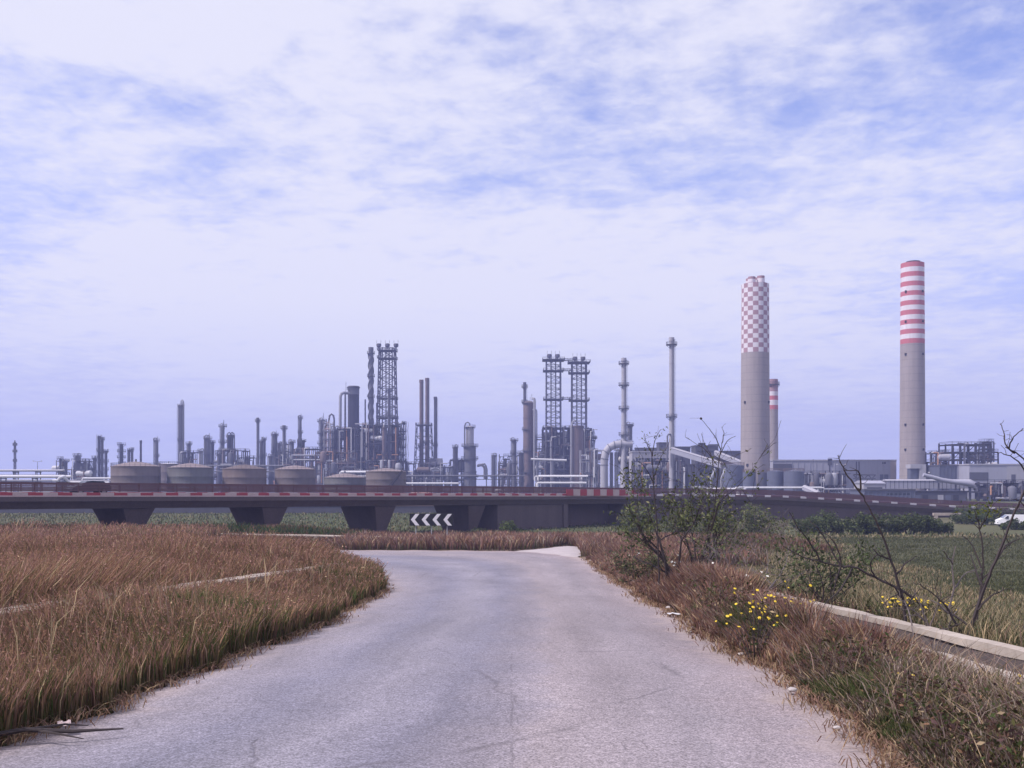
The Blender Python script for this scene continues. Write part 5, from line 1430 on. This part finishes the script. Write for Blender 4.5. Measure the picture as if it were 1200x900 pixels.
def bush(label, X, Y, h, wx, seed, nleaf=2600, ls=.2, cols=LG, group=None, name='bush', wy=None):
    t = thing(name, label, 'bush', (X, Y, float(g(X,Y))), 0, group); r = np.random.default_rng(seed)
    nl = 20; c = np.stack([r.uniform(-.40,.40,nl)*wx, r.uniform(-.40,.40,nl)*(wy or wx*.8), r.uniform(.15,.72,nl)*h], -1)
    c[:,2] *= 1-.45*(np.abs(c[:,0])/(wx*.5))**2
    rad = r.uniform(.20,.34,nl)*min(h, wx); k = r.integers(0, nl, nleaf)
    d = r.normal(size=(nleaf,3)); d /= np.linalg.norm(d,axis=1)[:,None]; q = r.uniform(.35,1.08,nleaf)**.6
    P = c[k] + d*(rad[k]*q)[:,None]; P[:,2] = np.abs(P[:,2])+.03
    shade = r.uniform(.7,1.35,nl)[k]
    col = pick(nleaf, *cols)*shade[:,None]
    me = raw_mesh('foliage', *leaf_arrays(P, r.uniform(.5,1.3,nleaf)*ls, col), M['leaf']); o = bpy.data.objects.new('foliage', me); COL.objects.link(o); o.parent = t
    mb = MB()
    for i in range(7):
        e = c[i]; mb.tube([(e[0]*.15,e[1]*.15,-.2),(e[0]*.5,e[1]*.5,e[2]*.5),tuple(e)], [.09,.06,.03], 5)
    mb.build('stems', M['bark'], t); return t

# young trees by the canal
shrub('small_tree', 'young dark-stemmed tree with thin olive leaves on the verge before the overpass end', 'tree', 4.25, 26.5, 4.4, 5, 4, .30, 3, .06, 2400, .058, minlv=2, sc_=.065, lowcut=.36)
shrub('small_tree', 'sparse young tree with leaning dark stems next to the leafier one', 'tree', 5.35, 27.5, 3.9, 17, 4, .38, 3, .055, 900, .05, minlv=2, sc_=.08, lowcut=.40)
shrub('shrub', 'greyish half-leafless shrub with spreading thin twigs between young trees and canal', 'shrub', 5.7, 24.6, 2.3, 23, 6, .8, 3, .03, 700, .045, bark='greybark', minlv=2)
shrub('shrub', 'low leafy green shrub with slender leaves beside the canal end', 'shrub', 6.9, 22.5, 1.65, 29, 6, .7, 2, .022, 1100, .055, cols=((2,(.07,.09,.04)),(1,(.11,.13,.06)),(1,(.045,.06,.025))), minlv=0)
shrub('shrub', 'low grey-green weed bush at the foot of the young tree nearest the road', 'shrub', 4.1, 31, 1.3, 31, 6, .7, 2, .02, 1000, .055, cols=((2,(.09,.10,.05)),(1,(.16,.15,.08)),(1,(.05,.06,.03))), minlv=0)
# thin bare whips standing above the crowns
def whips(name, label, D, lines, r0, bark='bark', cat='shrub', leaf=None, buds=()):
    b0 = lines[0][0]; c = at(b0[0], b0[1], D); z0 = float(g(c.x, D))
    t = thing(name, label, cat, (c.x, D, z0)); o_ = Vector(t.location); r = random.Random(int(b0[0]*3+b0[1]))
    mb = MB(); allp = []
    for li_, ln in enumerate(lines):
        main = li_ == 0 or len(ln[0]) > 2
        P = []; dy = (0 if li_ == 0 else r.uniform(-.35,.35))
        for i, q in enumerate(ln):
            f = i/max(1,len(ln)-1); P.append(at(q[0], q[1], D + dy*f) - o_)
        if li_ == 0 or (len(ln[0]) > 2): P.insert(0, Vector((P[0].x, P[0].y, min(P[0].z, 0)-.15)))
        Q = []
        for i in range(len(P)-1):
            a = P[max(i-1,0)]; b = P[i]; c_ = P[i+1]; d = P[min(i+2,len(P)-1)]
            for k in range(4):
                s = k/4; Q.append(.5*((2*b)+(c_-a)*s+(2*a-5*b+4*c_-d)*s*s+(3*b-a-3*c_+d)*s**3) + Vector((r.gauss(0,.006),r.gauss(0,.006),r.gauss(0,.006))))
        Q.append(P[-1]); rb = r0 if main else r0*.55
        mb.tube(Q, [max(.006, 1.5*rb*(1-.75*i/(len(Q)-1))) for i in range(len(Q))], 5)
        allp += Q[3:]
        for k in range(len(Q)//3):
            q = Q[r.randrange(2, len(Q))]; e = Vector((r.gauss(0,1),r.gauss(0,1),r.uniform(-.1,1.2))).normalized()*r.uniform(.08,.32)
            mb.tube([q, q+e*.5+Vector((r.gauss(0,.015),0,r.gauss(0,.015))), q+e], [r0*.28, r0*.2, .003], 4)
    mb.build('branches', M[bark], t)
    if leaf:
        n_, ls, cols, lo = leaf; Z_ = [q for q in allp if q.z > lo]
        ii = R_.integers(0, len(Z_), n_); Pn = np.array([tuple(Z_[i]) for i in ii]) + R_.normal(0, .09, (n_,3))
        leafcrown(t, Pn, R_.uniform(.6,1.3,n_)*ls, cols, 'leaves')
    for (bu, bv, rr) in buds:
        p = at(bu, bv, D)-o_; mb = MB(); mb.lathe(p.x, p.y, [(rr*.2,p.z-rr),(rr,p.z-rr*.3),(rr*.9,p.z+rr*.5),(rr*.2,p.z+rr)], 8); mb.build('seed_pod', M['bark'], t)
    return t
whips('bare_shrub', 'bare forked sapling with a dark seed pod against the sky by the checkered chimney', 27, [
    [(838,668,0),(836,620),(840,570),(843,535),(847,517)], [(845,528),(838,512),(830,501),(821,490)], [(846,520),(848,508),(846,500)], [(843,535),(852,517),(862,511)], [(840,545),(828,528),(815,520),(803,512)], [(838,560),(834,535),(826,520),(822,508)]], .018, buds=((821.5,490.5,.034),))
whips('bare_shrub', 'thin sapling with a few dark leaf tips above the young tree beside the pale stacks', 25.5, [
    [(772,672,0),(770,620),(766,570),(764,535),(760,520)], [(764,535),(768,515),(775,503)], [(763,530),(757,517),(755,508)], [(766,560),(775,535),(784,521)], [(766,565),(756,548),(748,540)]], .016, leaf=(90,.035,LG,2.2))
# leafless scrub past the canal
whips('bare_shrub', 'dark leafless sapling curving up from the canal into a claw-shaped tip', 17, [
    [(1062,735,0),(1058,705),(1048,668),(1034,628),(1018,594),(1006,572)], [(1012,582),(1000,566),(990,552),(983,537),(982,534)], [(1008,575),(1008,560),(1004,552),(990,551)], [(1055,700),(1048,688),(1036,679)], [(1050,675),(1062,660),(1075,652)], [(1060,715),(1070,700),(1078,690)], [(1044,655),(1030,650),(1020,640)]], .022)
whips('bare_shrub', 'long low arching dead branch sweeping across the field by the canal', 18, [
    [(1118,742,0),(1095,720),(1060,694),(1025,676),(1000,664),(985,664),(962,658),(940,652),(918,640)], [(985,664),(972,640),(958,618),(950,612)], [(985,664),(984,650),(975,632),(966,625)], [(962,658),(950,636),(936,620),(925,600)], [(1000,664),(985,690),(970,705),(962,715)], [(1060,694),(1045,700),(1030,716)], [(1025,676),(1020,660),(1028,650)], [(985,664),(978,690),(974,712)]], .021, bark='bark')
whips('bare_shrub', 'strong leaning grey stem reaching up past the frame edge on the canal bank', 15.5, [
    [(1130,757,0),(1142,726),(1153,690),(1166,658),(1182,618),(1199,577),(1212,545)], [(1138,735),(1120,722),(1104,712),(1096,690)], [(1153,690),(1144,670),(1138,650)], [(1166,658),(1178,640),(1196,630)], [(1130,750),(1112,716),(1098,700),(1078,685)], [(1145,715),(1160,700),(1180,690)], [(1098,740),(1110,736),(1128,730)]], .026)
whips('bare_shrub', 'upright slender sapling topped with a few yellow green leaves on the canal bank', 16.2, [
    [(1141,748,0),(1147,710),(1150,680),(1152,650),(1148,620),(1141,597)], [(1150,665),(1140,640),(1128,628)], [(1148,620),(1156,606),(1160,596)], [(1151,680),(1165,662),(1172,650)]], .018, leaf=(110,.032,((2,(.14,.15,.03)),(1,(.06,.08,.03))),1.9))
whips('bare_shrub', 'pale forked dead sapling between the leaning stem and the arching branch', 16.8, [
    [(1112,752,0),(1112,720),(1118,690),(1116,660),(1120,640)], [(1118,690),(1132,672),(1142,668)], [(1116,660),(1106,645)], [(1112,720),(1100,708),(1085,702)]], .018, bark='greybark')
whips('bare_shrub', 'spindly bare sapling with a fine twig fan high against the sky at the frame edge', 15, [
    [(1196,770,0),(1206,690),(1210,610),(1204,545),(1186,528),(1178,524)], [(1206,560),(1192,540),(1176,532),(1168,530)], [(1190,532),(1178,520),(1176,505),(1172,497)], [(1182,526),(1188,512),(1199,502)], [(1210,610),(1198,590),(1190,585)]], .016)
whips('bare_shrub', 'low dense dark twig tangle just behind the pale canal rim', 16, [
    [(1090,740,0),(1080,712),(1070,690)], [(1090,735),(1100,705),(1102,688)], [(1085,728),(1066,712),(1052,706)], [(1088,735),(1076,722),(1060,722)], [(1070,742,0),(1066,720),(1060,704)], [(1108,745,0),(1116,724),(1124,712)], [(1170,760,0),(1166,738),(1160,722)], [(1180,765,0),(1186,742),(1196,726)]], .014, bark='greybark')
whips('bare_shrub', 'small leafless shrub at the far end of the canal', 22, [
    [(962,715,0),(965,690),(958,668),(952,655)], [(965,695),(978,680),(984,668)], [(962,700),(950,688),(944,676)], [(974,712,0),(984,690),(996,674)], [(950,712,0),(944,695),(934,684)]], .016)
# bushes
shr = ((2,(.065,.085,.035)),(1.4,(.10,.12,.052)),(1,(.045,.058,.026)))
x = 37.5; r = random.Random(3)
HB = [(38.5,134,3.0,4.4),(42,137,3.2,4.6),(45.5,135,2.9,4.4),(49,137,3.2,4.8),(52.5,136,3.1,4.6),(55.5,138,2.7,4.2),(57.6,139,2.1,3.0)]
for i, (bx_, by_, bh, bw) in enumerate(HB):
    bush('dark green bush in the dense hedge below the descending ramp', bx_, by_, bh, bw, 100+i, 3200, .17, shr, group='bushes of the hedge below the ramp', wy=3.2)
for i, (uu, vb, vt_, D, wpx, lb) in enumerate(((752,616,584,125,42,'tall bush directly behind the young tree at the overpass end'),(800,616,588,128,46,'leafy bush behind the young trees, lighter in its middle'),(842,620,592,124,44,'bushy green mound behind the grey half-leafless shrub'),(884,624,592,122,46,'wide bush before the start of the hedge below the ramp'))):
    p = at(uu, vb, D); bush(lb, p.x, D, (vb-vt_)*D/F+1.0, wpx*D/F, 140+i, 2400, .17, LG)
p = at(599, 620, 112); bush('single light green bush at the foot of the abutment wall', p.x, 112, 2.1, 3.0, 160, 1500, .13, ((2,(.085,.11,.04)),(1,(.055,.075,.028))))
p = at(560, 620, 110); bush('small thin bush by the last pier near the chevron board', p.x, 110, 1.4, 2.4, 161, 700, .12, ((2,(.08,.095,.04)),(1,(.055,.07,.028))))
for i, (uu, D, bh, bw, lb) in enumerate(((1130,172,2.4,4,'low bush beside the concrete portal'),(1150,168,2.4,6,'bush before the parked white van, the rounder one'),(1192,150,1.8,5,'scrubby bush in front of the parked white van'),(1140,200,3.0,9,'wide dark bush past the ramp foot behind the portal'),(1205,195,3.2,9,'dark bush at the far field edge behind the van'))):
    p = at(uu, 600, D); bush(lb, p.x, D, bh, bw, 170+i, 1800, .19, shr)
# flowering plants
def flowers(label, X, Y, h, seed, nb, col, spread=.25, fs=.022, lf=True):
    t = thing('flowering_plant', label, 'plant', (X, Y, float(g(X,Y)))); r = random.Random(seed); mb = MB(); heads = []
    for k in range(nb):
        a = r.uniform(0, 2*PI); s = r.uniform(.1,1)*spread; hh = h*r.uniform(.6,1.05); p = Vector((math.cos(a)*s, math.sin(a)*s, hh))
        mb.tube([(p.x*.1,p.y*.1,-.05),(p.x*.5,p.y*.5,hh*.55),tuple(p)], [.006,.005,.004], 4); heads.append(p)
    mb.build('stems', M['bark'], t)
    mb = MB()
    for p in heads:
        tilt = Vector((r.gauss(0,.3),-.55+r.gauss(0,.3),.8)).normalized(); e = tilt.orthogonal().normalized(); f = tilt.cross(e); s = fs*r.uniform(.75,1.3)
        ring = []
        for k in range(12):
            rad = s*(1.0 if k % 2 == 0 else .72); ring.append(p+(e*math.cos(k*PI/6)+f*math.sin(k*PI/6))*rad+tilt*.006)
        mb.add([p+tilt*.012]+ring, [(0,1+k,1+(k+1) % 12) for k in range(12)]); mb.add([p-tilt*.012]+ring, [(0,1+(k+1) % 12,1+k) for k in range(12)])
    mb.build('blossoms', M[col], t)
    n_ = 60; hp = np.array([tuple(heads[r.randrange(nb)]*r.uniform(.2,.95)) for _ in range(n_)])+R_.normal(0,.03,(n_,3))
    leafcrown(t, hp, R_.uniform(.6,1.2,n_)*.035, ((1,GREEN),(1,OLIVE)), 'leaves'); return t
M['yellow'] = simple('yellow_petals', (.66,.47,.04), .7); M['whitepetal'] = simple('white_petals', (.75,.73,.66), .7)
FL = [(885,722,12.8,'bright yellow flowering plant in the red weeds beside the road, the fullest one',13),(897,703,13.4,'yellow flowering plant just behind the fullest one',11),(918,695,14.5,'yellow flowers near the beginning of the canal',9),(930,706,14.2,'scattered yellow flowers between road weeds and canal rim',7),
      (1046,706,18.6,'yellow flowers beyond the canal at the dark twig tangle',9),(1068,714,17.9,'dense yellow flowers beyond the canal under the claw-tipped sapling',12),(1090,718,17.4,'yellow flowers beyond the canal beside the pale forked sapling',6),(1110,724,17.2,'few yellow flowers beyond the canal near the leaning stem',5)]
for i, (uu, vv, D, lb, nb) in enumerate(FL):
    p = at(uu, vv, D); gz = float(g(p.x, D)); flowers(lb, p.x, D, max(.45, p.z-gz+.10), 200+i, int(nb*1.6), 'yellow', .48, .021)
for i, (uu, vv, D, lb, nb) in enumerate(((1036,770,11,'low plant with a few yellow blooms against the near canal rim',4),(1064,792,9.6,'low plant with three yellow blooms in the grey dead weeds',3),(1188,797,9.5,'lone yellow bloom by the canal at the frame edge',2))):
    p = at(uu, vv, D); gz = float(g(p.x, D)); flowers(lb, p.x, D, max(.3, p.z-gz), 220+i, nb, 'yellow', .2, .017)
for i, (uu, vv, D, lb, nb) in enumerate(((793,652,27,'white umbel flowers under the young tree',5),(812,668,25,'white flowers at the edge of the red weeds below the sparse young tree',6),(842,662,24,'white flowers beside the greyish shrub',4),(742,640,36,'white flowers in the tall red weeds toward the bend',3),(882,670,20,'white flowers between the red weeds and the green canal shrub',4))):
    p = at(uu, vv, D); gz = float(g(p.x, D)); flowers(lb, p.x, D, max(.5, p.z-gz), 240+i, nb, 'whitepetal', .35, .035)
# stones and rubbish on the road edges
M['stone'] = paint('pale_limestone', (.40,.36,.35), (.26,.22,.21), streak=False, scale=5)
r = random.Random(9)
st = [(2.95,13.2),(3.0,16.9),(3.28,21.5),(3.5,27.6),(2.78,10.2),(4.15,50),(4.35,57),(-3.75,20),(-3.7,15.5),(-4.4,31),(2.6,8.2),(3.9,40)]
proto = None
for i, (sx_, sy_) in enumerate(st):
    if proto is None:
        bm = bmesh.new(); bmesh.ops.create_icosphere(bm, subdivisions=2, radius=.035)
        for v in bm.verts: v.co *= 1+.25*math.sin(v.co.x*70+v.co.y*50)*math.cos(v.co.z*60); v.co.z *= .6
        me = bpy.data.meshes.new('stone'); bm.to_mesh(me); bm.free(); me.materials.append(M['stone'])
        o = bpy.data.objects.new('stone', me); COL.objects.link(o); proto = o
    else:
        o = proto.copy(); COL.objects.link(o)
    tag(o, 'small pale stone lying at the ragged edge of the asphalt', 'stone', 'stones along the asphalt edge')
    s = r.uniform(.6,1.5)*(1+sy_*.012); o.scale = (s*r.uniform(.8,1.4), s, s*.8); o.rotation_euler = (0,0,r.uniform(0,6)); o.location = (sx_, sy_, float(g(sx_, sy_))+.05)
def litter(label, X, Y, s, mat, seed):
    r = random.Random(seed); mb = MB(); n_ = 6; vs = []
    for i in range(n_+1):
        for j in range(n_+1):
            vs.append(((i/n_-.5)*s*1.6, (j/n_-.5)*s, .02+abs(r.gauss(0,.07))*s))
    mb.add(vs, [(i*(n_+1)+j, (i+1)*(n_+1)+j, (i+1)*(n_+1)+j+1, i*(n_+1)+j+1) for i in range(n_) for j in range(n_)], 0, False)
    o = mb.build('litter', M[mat]); o.location = (X, Y, float(g(X,Y))+.04); o.rotation_euler = (0,0,seed); return tag(o, label, 'litter')
litter('crumpled white wrapper on the road edge by the meadow corner', -3.62, 8.3, .10, 'kwhite', 2)
litter('flat white scrap lying where the red weeds meet the asphalt', 3.12, 19.6, .20, 'white', 3)
t = thing('fallen_branch', 'dark dry branch lying at the asphalt edge below the meadow', 'branch', (-3.55, 7.9, float(g(-3.55,7.9))+.04))
mb = MB(); mb.tube([(-.5,-.12,.02),(-.2,0,.05),(.15,.03,.03),(.5,.16,.02)], [.022,.02,.016,.006], 6); mb.tube([(-.2,0,.05),(.05,.14,.06),(.2,.22,.03)], [.012,.009,.004], 5); mb.build('wood', M['bark'], t)
mb = MB(); mb.tube([(-.1,.01,.04),(.1,-.12,.05),(.32,-.16,.02)], [.012,.009,.004], 5); mb.build('twig', M['bark'], t)
# ------------------------------------------------------------------ camera, sky, sun, air
cam = bpy.data.cameras.new('camera'); co = bpy.data.objects.new('camera', cam); COL.objects.link(co)
co.location = (0, 0, CZ); co.rotation_euler = (PI/2, 0, 0)
cam.sensor_width = 36; cam.lens = 36*F/1200; cam.shift_y = (V0-450)/1200; cam.clip_end = 8000; cam.clip_start = .1
sc.camera = co
SUN = Vector((-.93, -.30, 0)).normalized(); EL = math.radians(50)
sd = Vector((SUN.x*math.cos(EL), SUN.y*math.cos(EL), math.sin(EL)))
sl = bpy.data.lights.new('sun', 'SUN'); so = bpy.data.objects.new('sun', sl); COL.objects.link(so)
so.rotation_euler = sd.to_track_quat('Z', 'Y').to_euler(); sl.energy = 4.8; sl.angle = math.radians(.6); sl.color = (1, .925, .90)
w = bpy.data.worlds.new('World'); sc.world = w; w.use_nodes = True
nt = w.node_tree; bg = nt.nodes['Background']
sky = N(nt, 'ShaderNodeTexSky'); sky.sky_type = 'NISHITA'; sky.sun_disc = False
sky.sun_elevation = EL; sky.sun_rotation = math.atan2(SUN.x, SUN.y); sky.air_density = 1.2; sky.dust_density = 1.0; sky.ozone_density = 3.0
blue = mixc(nt, 1.0, sky.outputs[0], SKYTINT, 'MULTIPLY')
tc = N(nt, 'ShaderNodeTexCoord').outputs['Generated']
nrm = nt.nodes.new('ShaderNodeVectorMath'); nrm.operation = 'NORMALIZE'; nt.links.new(tc, nrm.inputs[0])
sx = nt.nodes.new('ShaderNodeSeparateXYZ'); nt.links.new(nrm.outputs[0], sx.inputs[0])
dx, dy, dz = sx.outputs
den = mth(nt, 'ADD', mth(nt, 'MAXIMUM', dz, 0.0), .10)
cb_ = nt.nodes.new('ShaderNodeCombineXYZ')
nt.links.new(mth(nt, 'DIVIDE', dx, den), cb_.inputs[0]); nt.links.new(mth(nt, 'DIVIDE', dy, den), cb_.inputs[1])
P = cb_.outputs[0]
Pr = mapping(nt, P, (1,1,1), (3.1, 1.7, 0), (0,0,math.radians(16)))
big = noise(nt, mapping(nt, Pr, (.8,1.0,1)), 1.0, 3, .5, .2)
mid = noise(nt, mapping(nt, Pr, (1.0,1.2,1), (5,2,0)), 3.2, 5, .55, .35)
rip = noise(nt, mapping(nt, Pr, (1.0,1.0,1), (1,9,0)), 8.5, 5, .58, .25)
fin = noise(nt, mapping(nt, Pr, (1.0,.9,1), (7,3,0)), 22.0, 4, .6, .2)
# broad sheets: thick over the middle of the view, thinner towards its sides
az = mth(nt, 'DIVIDE', dx, mth(nt, 'MAXIMUM', dy, .05))
def lump(ca, wa, cz, wz, amp):
    a_ = mth(nt, 'DIVIDE', mth(nt, 'SUBTRACT', az, ca), wa); b2 = mth(nt, 'DIVIDE', mth(nt, 'SUBTRACT', dz, cz), wz)
    e_ = mth(nt, 'ADD', mth(nt, 'MULTIPLY', a_, a_), mth(nt, 'MULTIPLY', b2, b2))
    return mth(nt, 'MULTIPLY', mth(nt, 'POWER', 2.718, mth(nt, 'MULTIPLY', e_, -1.0)), amp)
def cen(x, k): return mth(nt, 'MULTIPLY', mth(nt, 'SUBTRACT', x, .5), k)
cov = mth(nt, 'ADD', mth(nt, 'ADD', cen(big, .9), cen(mid, 1.15)), mth(nt, 'ADD', cen(rip, 1.05), cen(fin, .42)))
cov = mth(nt, 'ADD', cov, .71)
for args in LUMPS:
    cov = mth(nt, 'ADD', cov, lump(*args))
mr = nt.nodes.new('ShaderNodeMapRange'); mr.interpolation_type = 'SMOOTHSTEP'
mr.inputs[1].default_value = .0; mr.inputs[2].default_value = .95; nt.links.new(cov, mr.inputs[0])
cl = mth(nt, 'MULTIPLY', mr.outputs[0], CLOUDMAX)
low = ramp(nt, dz, [(0.0, 1.0), (.05, .9), (.30, 0.0)])
blue = mixc(nt, low, blue, SKYLOW)
lowk = mth(nt, 'MULTIPLY', ramp(nt, dz, [(0.0, 1.0), (.05, .9), (.17, 0.0)]), .8)
cl = mth(nt, 'ADD', mth(nt, 'MULTIPLY', cl, mth(nt, 'SUBTRACT', 1.0, lowk)), mth(nt, 'MULTIPLY', lowk, .50))
col = mixc(nt, cl, blue, CLOUD)
nt.links.new(col, bg.inputs['Color']); bg.inputs['Strength'].default_value = .1
sc.view_settings.view_transform = 'Standard'; sc.view_settings.look = 'None'; sc.view_settings.gamma = 1; sc.view_settings.exposure = EXPO
# blue air between here and the plant
if HAZE > 0:
    mb = MB(); mb.box(-2100, 2100, -70, 2100, -2.5, 118)
    m, nt, b = nodes_of('haze_air'); nt.nodes.remove(b)
    pv = nt.nodes.new('ShaderNodeVolumePrincipled'); pv.inputs['Density'].default_value = HAZE; pv.inputs['Color'].default_value = HAZECOL; pv.inputs['Anisotropy'].default_value = .15
    nt.links.new(pv.outputs[0], nt.nodes['Material Output'].inputs['Volume'])
    o = mb.build('haze', m); tag(o, 'thin bluish haze hanging over the plain and the refinery', 'haze', kind='stuff'); o.display_type = 'WIRE'
cy = sc.cycles
cy.use_denoising = True
try: cy.denoiser = 'OPENIMAGEDENOISE'
except Exception: pass
cy.max_bounces = 6; cy.diffuse_bounces = 2; cy.glossy_bounces = 2; cy.transmission_bounces = 2; cy.volume_bounces = 1; cy.transparent_max_bounces = 4
cy.caustics_reflective = False; cy.caustics_refractive = False
